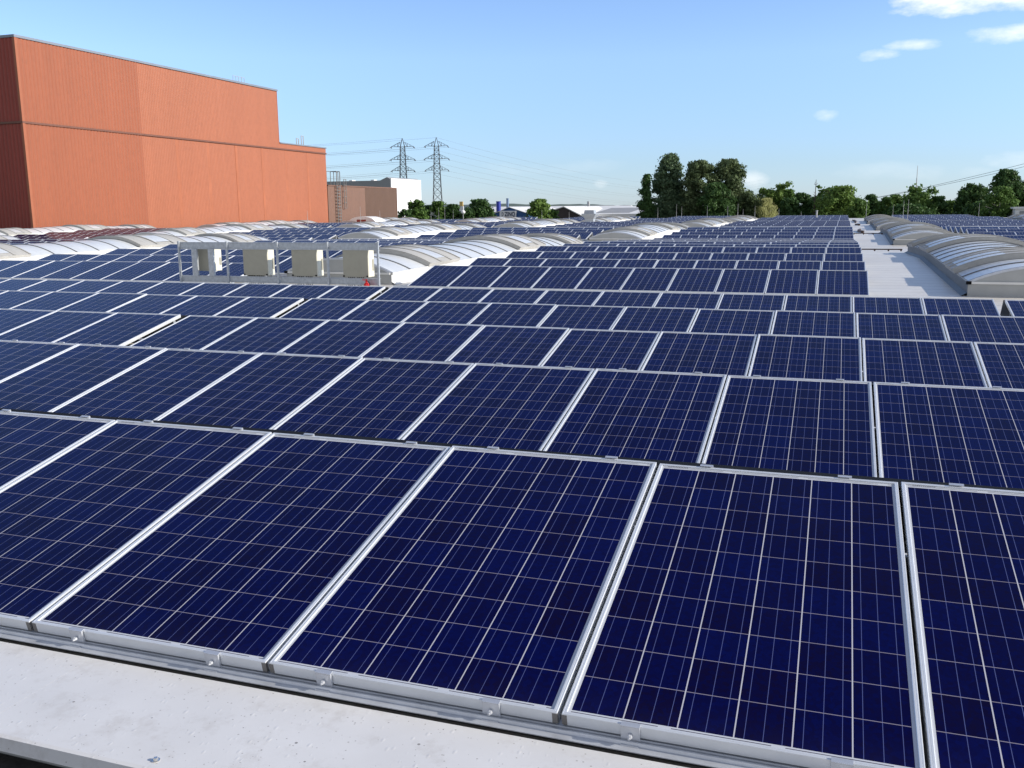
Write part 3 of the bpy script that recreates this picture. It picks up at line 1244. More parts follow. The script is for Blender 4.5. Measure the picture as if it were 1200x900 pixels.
def inverter_rack():
    t = empty('inverter_rack', (-12.5, RY, RZ))
    inv = Matrix.Translation((12.5, -RY, -RZ))
    tag(t, 'long galvanised steel rack holding four inverter cabinets in front of the left skylight', 'rack')

    def part(name, mb, m):
        o = mb.build(name, m, t)
        o.matrix_parent_inverse = inv
        return o
    for x in (-15.24, -13.85, -12.45, -11.10, -9.80):
        p = MB()
        p.box(x - .022, x + .022, RY - .10, RY - .056, RZ + .012, -.695)
        p.box(x - .07, x + .07, RY - .16, RY + .0, RZ + .002, RZ + .012)
        po = part('post', p, M['galv'])
    for z0, z1 in ((-.885, -.715), (-1.68, -1.525)):
        xs = (-15.30, -13.85, -12.45, -11.10, -9.76)
        for a, b in zip(xs[:-1], xs[1:]):
            r = MB()
            # C-channel
            r.box(a + .026, b - .026, RY - .052, RY - .046, z0, z1)
            r.box(a + .026, b - .026, RY - .0459, RY + .02, z1 - .006, z1)
            r.box(a + .026, b - .026, RY - .0459, RY + .02, z0, z0 + .006)
            r.box(a + .026, b - .026, RY - .060, RY - .0522, z0 + .02, z0 + .03)
            r.box(a + .026, b - .026, RY - .060, RY - .0522, z1 - .03, z1 - .02)
            part('cross_rail', r, M['galv'])
    for x in (-14.80, -14.32):
        u = MB()
        u.box(x - .075, x + .075, RY - .085, RY - .062, -1.53, -.88)
        u.box(x - .075, x - .066, RY - .0619, RY - .03, -1.53, -.88)
        u.box(x + .066, x + .075, RY - .0619, RY - .03, -1.53, -.88)
        part('mounting_upright', u, M['galv'])
    tr = MB()
    tr.box(-15.2, -9.9, RY + .04, RY + .32, RZ + .03, RZ + .06)
    tr.box(-15.2, -9.9, RY + .04, RY + .045, RZ + .0601, RZ + .12)
    tr.box(-15.2, -9.9, RY + .315, RY + .32, RZ + .0601, RZ + .12)
    part('cable_tray', tr, M['alu_dull'])
    # cabinets
    spec = [(-14.99, -14.36, 'single inverter cabinet half hidden by two uprights at the left end of the rack'),
            (-13.455, -12.765, 'beige inverter cabinet second from the left end of the rack'),
            (-12.11, -11.425, 'beige inverter cabinet second from the right end of the rack'),
            (-10.75, -10.085, 'beige inverter cabinet at the right end of the rack beside the extinguisher')]
    for i, (x0, x1, lab) in enumerate(spec):
        dz = .0 if i else .08
        yy = RY + (-.02 if i else .10)
        c = empty('inverter', ((x0 + x1) / 2, yy, -1.52))
        ci = Matrix.Translation((-(x0 + x1) / 2, -yy, 1.52))
        tag(c, lab, 'inverter', 'inverter cabinets on the rack')

        def cp(name, mb, m, par=c):
            o = mb.build(name, m, par)
            o.matrix_parent_inverse = ci if par is c else Matrix.Identity(4)
            return o
        h = MB()
        h.bbox(x0, x1, yy + .012, yy + .30, -1.505 + dz, -.845, .012)
        cp('housing', h, M['cream'])
        bp = MB()
        bp.bbox(x0 + .012, x1 - .006, yy - .004, yy + .0118, -1.50 + dz, -.852, .003)
        cp('shade_plate', bp, M['housing_shade'])  # camera-side plate carries the cabinet's painted shade
        for fx in (x0 + .03, x1 - .03):
            k = MB()
            k.box(fx - .018, fx + .018, yy - .018, yy - .0045, -1.50 + dz, -1.465 + dz)
            cp('bracket_foot', k, M['black'])
        s = MB()
        s.bbox(x1 + .0005, x1 + .012, yy + .20, yy + .27, -1.36 + dz, -1.10, .003)
        cp('door_latch', s, M['housing_shade'])
        if i:
            n = MB()
            for q in range(9):
                if q in (4,):
                    continue
                xx = x0 + .09 + q * .048
                n.tube((xx, yy + .10, -1.505 + dz), (xx, yy + .10, -1.60), .013, .013, 8)
                n.tube((xx, yy + .10, -1.60), (xx + .01, yy + .09, -1.80), .009, .009, 6)
                n.tube((xx, yy - .02, -1.745), (xx, yy - .02, -1.695), .016, .016, 8)
                n.tube((xx, yy - .02, -1.745), (xx + .008, yy + .06, -1.82), .006, .006, 6)
            cp('cable_plugs', n, M['black'])
    # extinguisher hanging beside the right end post
    ex, ey = -10.07, RY - .17
    e = empty('fire_extinguisher', (ex, ey, RZ))
    e.scale = (.8, .8, .8)
    ei = Matrix.Translation((-ex, -ey, -RZ))
    tag(e, 'small red fire extinguisher standing at the right end of the inverter rack', 'extinguisher')
    b = MB()
    prof = [(0, .02), (.070, .02), (.078, .035), (.078, .245), (.066, .272), (.04, .295), (.024, .305), (.024, .325), (0, .325)]
    m_ = 18
    for (r0, z0), (r1, z1) in zip(prof[:-1], prof[1:]):
        for i in range(m_):
            a0, a1 = 2 * math.pi * i / m_, 2 * math.pi * (i + 1) / m_
            pts = [(ex + r0 * math.cos(a0), ey + r0 * math.sin(a0), RZ + z0), (ex + r0 * math.cos(a1), ey + r0 * math.sin(a1), RZ + z0),
                   (ex + r1 * math.cos(a1), ey + r1 * math.sin(a1), RZ + z1), (ex + r1 * math.cos(a0), ey + r1 * math.sin(a0), RZ + z1)]
            if r0 == 0:
                pts = pts[1:] if False else [pts[0], pts[2], pts[3]]
            elif r1 == 0:
                pts = pts[:3]
            b.face(pts)
    o = b.build('cylinder', M['red'], e, smooth=True)
    o.matrix_parent_inverse = ei
    hd = MB()
    hd.box(ex - .03, ex + .03, ey - .022, ey + .022, RZ + .326, RZ + .35)
    hd.box(ex - .13, ex + .02, ey - .012, ey + .012, RZ + .385, RZ + .40)
    hd.box(ex - .12, ex + .02, ey - .012, ey + .012, RZ + .352, RZ + .364)
    hd.box(ex - .005, ex + .02, ey - .01, ey + .01, RZ + .3501, RZ + .386)
    o = hd.build('handle', M['red'], e)
    o.matrix_parent_inverse = ei
    hs = MB()
    prev = None
    for i in range(12):
        a = i / 11 * math.pi
        p = (ex + .03 + .09 * math.sin(a), ey - .03, RZ + .12 + .115 + .115 * math.cos(a))
        if prev:
            hs.tube(prev, p, .010, .010, 8)
        prev = p
    o = hs.build('hose', M['black'], e)
    o.matrix_parent_inverse = ei


inverter_rack()


# ------------------------------------------------------------------ things on the roof
def roof_bits():
    # cable trays crossing the bare aisle
    for y, lab in ((43.1, 'thin cable tray crossing the bare aisle between the first two right-hand skylights'), (61.3, 'far cable tray crossing the bare aisle beside the second right-hand skylight')):
        m = MB()
        z = roof(y)
        m.box(1.0, 2.75, y, y + .09, z + .05, z + .065)
        m.box(1.0, 2.75, y, y + .01, z + .0651, z + .10)
        m.box(1.0, 2.75, y + .08, y + .09, z + .0651, z + .10)
        for x in (1.1, 1.65, 2.2, 2.7):
            m.box(x - .03, x + .03, y - .01, y + .10, z + .001, z + .0499)
        tag(m.build('cable_tray', M['brown_pipe']), lab, 'cable tray', 'cable trays across the aisle')
    for (x, y, l, lab) in ((1.72, 70, 9, 'nearest brown cable duct lying along the far part of the aisle'), (1.95, 92, 12, 'second brown cable duct lying along the far part of the aisle'),
                           (2.0, 112, 13, 'farthest brown cable duct lying along the end of the aisle')):
        m = MB()
        for i in range(4):
            ya, yb = y + l * i / 4, y + l * (i + 1) / 4
            xa = x + .12 * math.sin(i * 1.7)
            xb = x + .12 * math.sin((i + 1) * 1.7)
            m.face([(xa, ya, roof(ya) + .16), (xa + .16, ya, roof(ya) + .16), (xb + .16, yb, roof(yb) + .16), (xb, yb, roof(yb) + .16)])
            m.face([(xa, ya, roof(ya) + .01), (xa, ya, roof(ya) + .16), (xb, yb, roof(yb) + .16), (xb, yb, roof(yb) + .01)])
            m.face([(xa + .16, ya, roof(ya) + .01), (xa + .16, ya, roof(ya) + .16), (xb + .16, yb, roof(yb) + .16), (xb + .16, yb, roof(yb) + .01)])
        m.face([(x, y, roof(y) + .01), (x + .16, y, roof(y) + .01), (x + .16, y, roof(y) + .16), (x, y, roof(y) + .16)])
        tag(m.build('cable_duct', M['brown_pipe']), lab, 'cable duct', 'brown ducts along the aisle')
    # exhaust hood
    hx, hy = -25.35, 100.0
    hz = roof(hy)
    t = empty('exhaust_hood', (hx, hy, hz))
    tag(t, 'grey sheet-metal exhaust hood, funnel shaped on a square neck, before the brown shed', 'exhaust hood')

    def fr(name, rings, m):
        b = MB()
        for (w0, z0), (w1, z1) in zip(rings[:-1], rings[1:]):
            a = [(-w0, -w0, z0), (w0, -w0, z0), (w0, w0, z0), (-w0, w0, z0)]
            c = [(-w1, -w1, z1), (w1, -w1, z1), (w1, w1, z1), (-w1, w1, z1)]
            for i in range(4):
                j = (i + 1) % 4
                b.face([a[i], a[j], c[j], c[i]])
        w, z = rings[-1]
        b.face([(-w, -w, z), (w, -w, z), (w, w, z), (-w, w, z)])
        b.build(name, m, t)
    fr('neck', [(.45, 0), (.45, .75)], M['galv'])
    fr('hood', [(.45, .7501), (.80, 1.25), (.80, 1.33)], M['galv'])
    fr('cap', [(.56, 1.331), (.50, 1.70)], M['galv'])
    # low rendered upstand with white posts
    t = empty('roof_upstand', (-32, 108, roof(108)))
    tag(t, 'low pale upstand wall with short white posts before the shed roofs', 'wall')
    b = MB()
    b.box(-1.9, 2.0, 0, .5, 0, .42)
    b.box(-2.0, 2.1, -.05, .55, .4201, .50)
    b.build('wall', M['concrete'], t)
    for x in (-.55, .75, 2.0):
        p = MB()
        p.box(x - .10, x + .10, -.16, -.051, 0, .46)
        p.build('post', M['white_paint'], t)
    # white kiosk roof light at the far left of the low brown hall
    t = empty('roof_lantern', (-57.5, 108, roof(108)))
    tag(t, 'small white domed roof lantern at the foot of the brown hall', 'roof lantern')
    b = MB()
    for i in range(12):
        a0, a1 = math.pi * i / 12, math.pi * (i + 1) / 12
        for y0, y1 in ((0, 3.0),):
            b.face([(2.0 * math.cos(a0), y0, .25 + .9 * math.sin(a0)), (2.0 * math.cos(a1), y0, .25 + .9 * math.sin(a1)), (2.0 * math.cos(a1), y1, .25 + .9 * math.sin(a1)), (2.0 * math.cos(a0), y1, .25 + .9 * math.sin(a0))])
    b.face([(2.0 * math.cos(math.pi * i / 12), 0, .25 + .9 * math.sin(math.pi * i / 12)) for i in range(13)])
    b.box(-2.05, 2.05, .01, 3.0, 0, .249)
    b.build('dome', M['white_paint'], t)
    v = MB()
    v.box(-.7, .6, -.03, -.002, .35, .75)
    v.build('louvre', M['red_dark'], t)


roof_bits()


def rods():
    # (px, top, depth y) measured once from the photograph and turned into places on the roof
    lst = [(771, 243, 138), (793, 239, 120), (799, 242, 138), (829, 241, 130), (853, 241, 126), (865, 238.5, 96), (885, 241, 128), (871, 244.5, 146), (913, 244, 140), (939, 248, 147),
           (1016, 235, 140), (1047, 240, 140), (1059.5, 235, 120), (1065, 233.5, 96), (1148, 238, 140), (422, 242, 78), (445, 247, 80), (514, 243, 120), (521, 240, 122), (531, 246, 126),
           (505, 247, 118), (635, 246, 100), (718, 247, 112), (360, 247, 62), (667, 248, 92), (590, 246, 96)]
    lst.sort()
    proto = None
    for i, (px, py, y) in enumerate(lst):
        d = right * (px - 600) / 1087.2 - up * (py - 450) / 1087.2 - back
        top = d * (y / d.y)
        zb = roof(y)
        h = top.z - zb
        t = empty('lightning_rod', (top.x, y, zb))
        b = MB()
        b.tube((0, 0, 0), (0, 0, .14), .16, .15, 10)
        b.build('foot', M['concrete'], t)
        b = MB()
        b.tube((0, 0, .14), (0, 0, h * .6), .022, .018, 6)
        b.tube((0, 0, h * .6), (0, 0, h), .014, .008, 6)
        b.build('rod', M['mast'], t)
        tag(t, 'thin upright lightning rod on the roof, %s of its kind counted from the left' % ORD[i + 1], 'lightning rod', 'lightning rods along the roof')
    # thicker grey vent pipe
    b = MB()
    b.tube((-2.5, 135, roof(135)), (-2.5, 135, roof(135) + 1.35), .11, .11, 10)
    b.tube((-2.5, 135, roof(135) + 1.35), (-2.5, 135, roof(135) + 1.42), .16, .16, 10)
    tag(b.build('vent_pipe', M['mast']), 'short thick grey vent pipe at the far end of the central panel field', 'pipe')


rods()


# ------------------------------------------------------------------ orange hall and its low brown neighbour
def corr(mb, X, y0, y1, z0, z1, pitch, depth, mi=0, lean=.22, axis='x'):
    """vertical trapezoid cladding; axis 'x': plane x = X facing +X, axis 'y': plane y = X facing -Y (y0,y1 then run along x)"""
    n = int((y1 - y0) / pitch)
    p = (y1 - y0) / n
    for i in range(n):
        a = y0 + i * p
        pr = [(a, 0), (a + p * (.5 - lean), 0), (a + p * .5, depth), (a + p * (1 - lean), depth), (a + p, 0)]
        for (s0, d0), (s1, d1) in zip(pr[:-1], pr[1:]):
            if axis == 'x':
                mb.face([(X + d0, s0, z0), (X + d1, s1, z0), (X + d1, s1, z1), (X + d0, s0, z1)], mi)
            else:
                mb.face([(s0, X - d0, z0), (s1, X - d1, z0), (s1, X - d1, z1), (s0, X - d0, z1)], mi)


def orange_hall():
    X = -66.0
    Y0, Y1, Y2, Y3 = 63.9, 78.5, 103.1, 114.4
    ZM, ZT, ZL = 7.68, 14.72, 8.45
    t = empty('orange_hall', (X - 10, 80, GZ))
    inv = Matrix.Translation((-X + 10, -80, -GZ))
    tag(t, 'tall windowless factory hall clad in orange corrugated sheet with a stepped right end', 'factory hall')

    def part(name, mb, m, fix=False, label=None):
        o = mb.build(name, m, t, fix=fix)
        o.matrix_parent_inverse = inv
        if label:
            o['label'] = label
        return o
    a = MB()
    corr(a, X, Y0, Y1, GZ, ZM - .08, .40, .05)
    corr(a, X + .04, Y0, Y1, ZM + .08, ZT - .15, .40, .05)
    part('ribbed_cladding', a, M['orange_a'], label='darker ribbed orange wall section')
    b = MB()
    corr(b, X + .02, Y1, Y2, ZM + .10, ZT - .15, .25, .022)
    corr(b, X + .02, Y2, Y3, ZM + .10, ZL - .1, .25, .022)
    # lower part: panels about 4.5 m wide divided by shallow cover strips
    corr(b, X - .02, Y1, Y3, GZ, ZM - .10, .25, .022)
    part('smooth_cladding', b, M['orange_b'], label='paler finely ribbed orange wall section')
    s = MB()
    y = Y1 + 5.2
    while y < Y3 - 1:
        s.box(X - .02, X + .0045, y - .22, y + .22, GZ, ZM - .11)
        y += 5.2
    part('cover_strip', s, M['orange_strip'])
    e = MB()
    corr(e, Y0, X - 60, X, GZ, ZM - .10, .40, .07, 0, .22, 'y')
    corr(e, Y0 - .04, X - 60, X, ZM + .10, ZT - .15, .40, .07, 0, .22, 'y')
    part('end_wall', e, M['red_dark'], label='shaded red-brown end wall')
    tr = MB()
    tr.box(X - .1, X + .13, Y0 - .14, Y0 + .12, GZ, ZT - .151)
    part('corner_trim', tr, M['orange_b'])
    ml = MB()
    ml.box(X - .3, X + .14, Y0 - .16, Y3, ZM - .085, ZM + .085)
    ml.box(X - 60, X - .3001, Y0 - .16, Y0 + .3, ZM - .085, ZM + .085)
    part('joint_flashing', ml, M['mid_line'])
    cp = MB()
    cp.box(X - .5, X + .17, Y0 - .18, Y2 + .08, ZT - .15, ZT + .06)
    cp.box(X - 60, X - .5001, Y0 - .18, Y0 + .5, ZT - .15, ZT + .06)
    cp.box(X - .5, X + .15, Y2 + .0801, Y3 + .06, ZL - .1, ZL + .04)
    part('roof_edge', cp, M['capgrey'])
    k = MB()   # inner body, roofs and the stepped end
    k.box(X - 60, X - .12, Y0 + .1, Y2, GZ, ZT - .2)
    k.box(X - 60, X - .12, Y2 + .001, Y3, GZ, ZL - .15)
    part('body', k, M['red_dark'], True)
    st = MB()
    st.box(X - 60, X + .04, Y2 + .0, Y2 + .07, ZL - .1, ZT - .16)
    part('step_wall', st, M['orange_b'], True)
    # railing on the high roof, aerials on the low one
    r = MB()
    for i in range(5):
        yy = 95.2 + i * .55
        r.tube((X - .6, yy, ZT), (X - .6, yy, ZT + .75), .03, .03, 6)
    r.tube((X - .6, 95.2, ZT + .75), (X - .6, 97.4, ZT + .75), .03, .03, 6)
    part('roof_railing', r, M['mast'])
    for yy, h in ((108.8, .9), (110.0, 1.3)):
        r = MB()
        r.tube((X - 1, yy, ZL - .1), (X - 1, yy, ZL + h), .06, .05, 6)
        r.tube((X - 1, yy + .5, ZL - .1), (X - 1, yy + .5, ZL + h), .06, .05, 6)
        r.tube((X - 1, yy, ZL + h), (X - 1, yy + .5, ZL + h), .05, .05, 6)
        part('aerial', r, M['mast'])


orange_hall()


def brown_hall():
    X = -66.02
    Y0, YM, Y1, ZT = 114.55, 125.3, 135.7, 3.5
    t = empty('brown_hall', (X - 8, 125, GZ))
    inv = Matrix.Translation((-X + 8, -125, -GZ))
    tag(t, 'low windowless hall clad in brown ribbed sheet, right of the orange hall', 'factory hall')

    def part(name, mb, m, fix=False, label=None):
        o = mb.build(name, m, t, fix=fix)
        o.matrix_parent_inverse = inv
        if label:
            o['label'] = label
    a = MB()
    corr(a, X, Y0, YM, GZ, ZT - .1, .36, .05)
    part('cladding', a, M['brown_a'], label='reddish brown left half of the wall')
    a = MB()
    corr(a, X + .01, YM, Y1, GZ, ZT - .1, .36, .09)
    part('cladding', a, M['brown_b'], label='brown right half of the wall, darkened as shade')
    k = MB()
    k.box(X - 40, X - .1, Y0, Y1, GZ, ZT - .2)
    part('body', k, M['brown_b'], True)
    c = MB()
    c.box(X - .4, X + .12, Y0, Y1 + .1, ZT - .1, ZT + .05)
    c.box(X - .1, X + .13, Y1, Y1 + .12, GZ, ZT - .101)
    part('roof_edge', c, M['brown_a'])
    # ladder with handrails
    l = empty('wall_ladder', (X + .3, 116.9, GZ))
    li = Matrix.Translation((-X - .3, -116.9, -GZ))
    tag(l, 'steel ladder with handrails fixed to the left end of the brown hall', 'ladder')
    b = MB()
    for yy in (116.5, 117.4):
        b.tube((X + .35, yy, GZ), (X + .35, yy, ZT + 1.9), .06, .06, 6)
    for yy in (115.4, 116.5, 117.4, 118.6):
        b.tube((X - .6, yy, ZT), (X - .6, yy, ZT + 1.9), .05, .05, 6)
    b.tube((X - .6, 115.4, ZT + 1.9), (X - .6, 118.6, ZT + 1.9), .05, .05, 6)
    for yy in (116.5, 117.4):
        b.tube((X + .35, yy, ZT + 1.9), (X - .6, yy, ZT + 1.9), .05, .05, 6)
    o = b.build('side_rails', M['ladder'], l)
    o.matrix_parent_inverse = li
    b = MB()
    z = GZ + .3
    while z < ZT + .2:
        b.tube((X + .35, 116.5, z), (X + .35, 117.4, z), .06, .06, 6)
        z += .45
    o = b.build('rungs', M['ladder'], l)
    o.matrix_parent_inverse = li
    b = MB()
    for yy in (118.5, 119.1):
        b.tube((X + .35, yy, ZT - 3.1), (X + .35, yy, ZT + .9), .05, .05, 6)
    z = ZT - 3.1
    while z < ZT + .95:
        b.tube((X + .35, 118.5, z), (X + .35, 119.1, z), .04, .04, 6)
        z += .8
    o = b.build('safety_cage', M['ladder'], l)
    o.matrix_parent_inverse = li


brown_hall()


# ------------------------------------------------------------------ far buildings
def far_buildings():
    def T(name, loc, label, cat):
        t = empty(name, loc)
        tag(t, label, cat)
        inv = Matrix.Translation((-loc[0], -loc[1], -loc[2]))

        def part(nm, mb, m, par=None):
            o = mb.build(nm, m, par or t)
            if par is None:
                o.matrix_parent_inverse = inv
            return o
        return part
    p = T('white_hall', (-130, 250, GZ), 'tall hall with shade-grey front and bright white side wall behind the brown hall', 'factory hall')
    b = MB()
    b.box(-175, -118.42, 240.0, 260, GZ, 8.35)
    p('shade_grey_front', b, M['grey_wall'])
    b = MB()
    b.prism([(-121.6, 8.35), (-119.4, 9.25), (-118.42, 8.75), (-118.42, 8.35)], 'y', 240.01, 259.9)
    p('gable', b, M['grey_wall'])
    b = MB()
    b.box(-118.41, -118.1, 240.0, 260, GZ, 8.9)
    p('white_side_wall', b, M['white_wall'])
    for x in (-133, -126):
        b = MB()
        b.box(x - .5, x + .5, 244, 246, 8.351, 8.75)
        p('roof_vent', b, M['white_wall'])
    # blue shed with the sign
    p = T('blue_shed', (-76, 220, GZ), 'blue gabled shed with a white company sign on its front', 'shed')
    b = MB()
    b.prism([(-80.6, GZ), (-71.6, GZ), (-71.6, -.95), (-76.25, .52), (-80.6, -1.1)], 'y', 220, 255)
    p('blue_wall', b, M['blue_wall'])
    b = MB()
    b.prism([(-71.2, -1.08), (-76.25, .54), (-76.25, .66), (-71.2, -.93)], 'y', 219.7, 255.3)
    b.prism([(-81.0, -1.25), (-76.2501, .54), (-76.2501, .66), (-81.0, -1.10)], 'y', 219.7, 255.3)
    p('roof', b, M['white_roof'])
    b = MB()
    b.tube((-75.2, 219.8, -.45), (-75.2, 219.95, -.45), .16, .16, 10)
    p('lamp', b, M['white_wall'])
    b = MB()
    b.box(-78.65, -74.35, 219.45, 219.6, -1.95, -.27)
    sg = p('sign', b, M['sign_white'])
    for x in (-78.2, -74.8):
        b = MB()
        b.box(x - .08, x + .08, 219.61, 220.0, -6, -1.0)
        p('sign_post', b, M['mast'])
    cu = bpy.data.curves.new('sign_lettering', 'FONT')
    cu.body = 'ZINQ'
    cu.size = 1.42
    cu.extrude = .02
    cu.offset = .032
    cu.space_character = 1.02
    tmp = bpy.data.objects.new('tmp', cu)
    COL.objects.link(tmp)
    dg = bpy.context.evaluated_depsgraph_get()
    me = bpy.data.meshes.new_from_object(tmp.evaluated_get(dg))
    bpy.data.objects.remove(tmp)
    xs = [v.co.x for v in me.vertices]
    w = max(xs) - min(xs)
    me.transform(Matrix.Rotation(R_(90), 4, 'X'))
    me.transform(Matrix.Scale(2.72 / w, 4, (1, 0, 0)))
    me.transform(Matrix.Translation((-77.32, 219.43, -1.56)))
    me.materials.clear()
    me.materials.append(M['sign_navy'])
    o = link('lettering', me, sg)
    o.matrix_parent_inverse = Matrix.Identity(4)
    b = MB()   # round swirl emblem left of the letters: a ring open to the left with a drop inside
    for i in range(16):
        a0, a1 = -2.2 + i * .27, -2.2 + (i + 1) * .27
        w0, w1 = .05 + .12 * math.sin(math.pi * i / 16), .05 + .12 * math.sin(math.pi * (i + 1) / 16)
        for q in (0,):
            b.face([(-77.95 + (.40 - w0) * math.cos(a0), 219.42, -1.06 + (.46 - w0) * math.sin(a0)), (-77.95 + .40 * math.cos(a0), 219.42, -1.06 + .46 * math.sin(a0)),
                    (-77.95 + .40 * math.cos(a1), 219.42, -1.06 + .46 * math.sin(a1)), (-77.95 + (.40 - w1) * math.cos(a1), 219.42, -1.06 + (.46 - w1) * math.sin(a1))])
    b.tube((-78.02, 219.445, -1.02), (-78.02, 219.42, -1.02), .12, .12, 12)
    o = b.build('emblem', M['sign_navy'], sg)
    # stacks behind
    b = MB()
    b.tube((-86.3, 240, GZ), (-86.3, 240, 2.1), .62, .62, 16)
    b.tube((-86.3, 240, 2.1), (-86.3, 240, 2.25), .70, .70, 16)
    tag(b.build('chimney', M['blue_pipe']), 'thick deep blue chimney left of the blue shed roof', 'chimney')
    b = MB()
    b.tube((-84.4, 242, GZ), (-84.4, 242, 2.9), .36, .33, 14)
    b.tube((-84.4, 242, 2.9), (-84.4, 242, 3.02), .40, .40, 14)
    tag(b.build('chimney', M['steel_blue']), 'slim steel blue chimney just right of the thick blue one', 'chimney')
    # brown shed
    p = T('brown_shed', (-55, 200, GZ), 'dark brown gabled shed with white roof edge between tree and exhaust hood', 'shed')
    b = MB()
    b.prism([(-59.6, GZ), (-51.3, GZ), (-51.3, -2.4), (-52.0, -1.9), (-56.6, .45), (-59.6, -.45)], 'y', 200, 232)
    p('brown_wall', b, M['brown_wall'])
    b = MB()
    b.prism([(-50.9, -2.75), (-51.9, -1.85), (-56.6, .46), (-56.6, .62), (-51.75, -1.70), (-50.9, -2.5)], 'y', 199.6, 232.3)
    b.prism([(-60.0, -.6), (-56.6001, .46), (-56.6001, .62), (-60.0, -.42)], 'y', 199.6, 232.3)
    p('roof', b, M['white_roof'])
    # long white shed behind and to the right
    p = T('long_shed', (-45, 222, GZ), 'long low shed with grey and white striped roof and pale yellow wall', 'shed')
    b = MB()
    b.box(-52.5, -30, 212, 213, GZ, -2.05)
    p('yellow_wall', b, M['yellow'])
    b = MB()
    b.box(-52.6, -29.9, 211.9, 211.99, -2.049, -1.15)
    p('white_fascia', b, M['white_wall'])
    b = MB()
    b.face([(-56, 212, -1.14), (-29.9, 212, -1.14), (-29.9, 240, .65), (-56, 240, .65)])
    b.face([(-56, 240, .65), (-29.9, 240, .65), (-29.9, 262, -1.1), (-56, 262, -1.1)])
    b.box(-56, -30, 213.01, 260, GZ, -1.2)
    p('roof', b, M['white_roof'])
    for x0, x1, y0, y1 in ((-53.5, -45.2, 215, 233), (-42.5, -34, 214, 233)):
        b = MB()
        f = lambda y: -1.14 + (y - 212) * 1.79 / 28 + .03
        b.face([(x0, y0, f(y0)), (x1, y0, f(y0)), (x1, y1, f(y1)), (x0, y1, f(y1))])
        p('grey_roof_strip', b, M['grey_roof'])
    b = MB()
    b.box(-66.5, -66.2, 255, 255.3, .0, 2.6)
    b = MB()
    b.tube((-62.6, 245, GZ), (-62.6, 245, 2.0), .35, .35, 10)
    tag(b.build('chimney', M['mast']), 'pale slim chimney rising behind the long white shed roofs', 'chimney')
    # white shed behind the blue one, long ridge
    p = T('white_shed', (-75, 275, GZ), 'low white roofed shed stretching behind the blue shed', 'shed')
    b = MB()
    b.box(-104, -58, 265, 290, GZ, -.6)
    p('wall', b, M['concrete'])
    b = MB()
    b.prism([(264.5, -.6), (277, .95), (290.5, -.6)], 'x', -104.5, -57.5)
    p('roof', b, M['white_roof'])
    # white house corner at the right edge
    p = T('white_house', (30, 170, GZ), 'small white flat roofed building at the right edge before the trees', 'house')
    b = MB()
    b.box(27.25, 36, 170, 178, GZ, -.55)
    p('wall', b, M['white_wall'])
    b = MB()
    b.box(26.9, 36.3, 169.7, 178.3, -.549, -.25)
    p('roof_slab', b, M['white_wall'])
    for x in (27.9, 30.2):
        b = MB()
        b.box(x, x + 1.6, 169.94, 169.999, -2.6, -.9)
        p('window', b, M['grey_wall'])
    # petrol sign pylon and globe lamp
    t = empty('sign_mast', (-89.0, 220, GZ))
    tag(t, 'tall white mast with a small yellow sign between the bushes', 'sign')
    b = MB()
    b.tube((0, 0, 0), (0, 0, 10.2), .16, .14, 8)
    b.build('pole', M['white_wall'], t)
    b = MB()
    b.box(-.55, .55, -.15, .15, 9.2, 10.55)
    b.build('lower_board', M['white_wall'], t)
    b = MB()
    b.box(-.45, .45, -.15, .15, 10.551, 11.7)
    b.build('sign_board', [simple('sign_yellow', (.75, .52, .18), .5, 0, .03, 1)], t)
    t = empty('globe_lamp', (-62.8, 156, GZ))
    tag(t, 'white globe lamp on a thin post before the bushes', 'street lamp')
    b = MB()
    b.tube((0, 0, 0), (0, 0, 9.1), .07, .06, 8)
    b.build('post', M['mast'], t)
    b = MB()
    for i in range(10):
        for j in range(6):
            def S(i, j):
                a, e = 2 * math.pi * i / 10, math.pi * (j / 6 - .5)
                return (.42 * math.cos(a) * math.cos(e), .42 * math.sin(a) * math.cos(e), 9.25 + .34 * math.sin(e))
            b.face([S(i, j), S(i + 1, j), S(i + 1, j + 1), S(i, j + 1)])
    b.build('globe', M['white_wall'], t, smooth=True)


far_buildings()


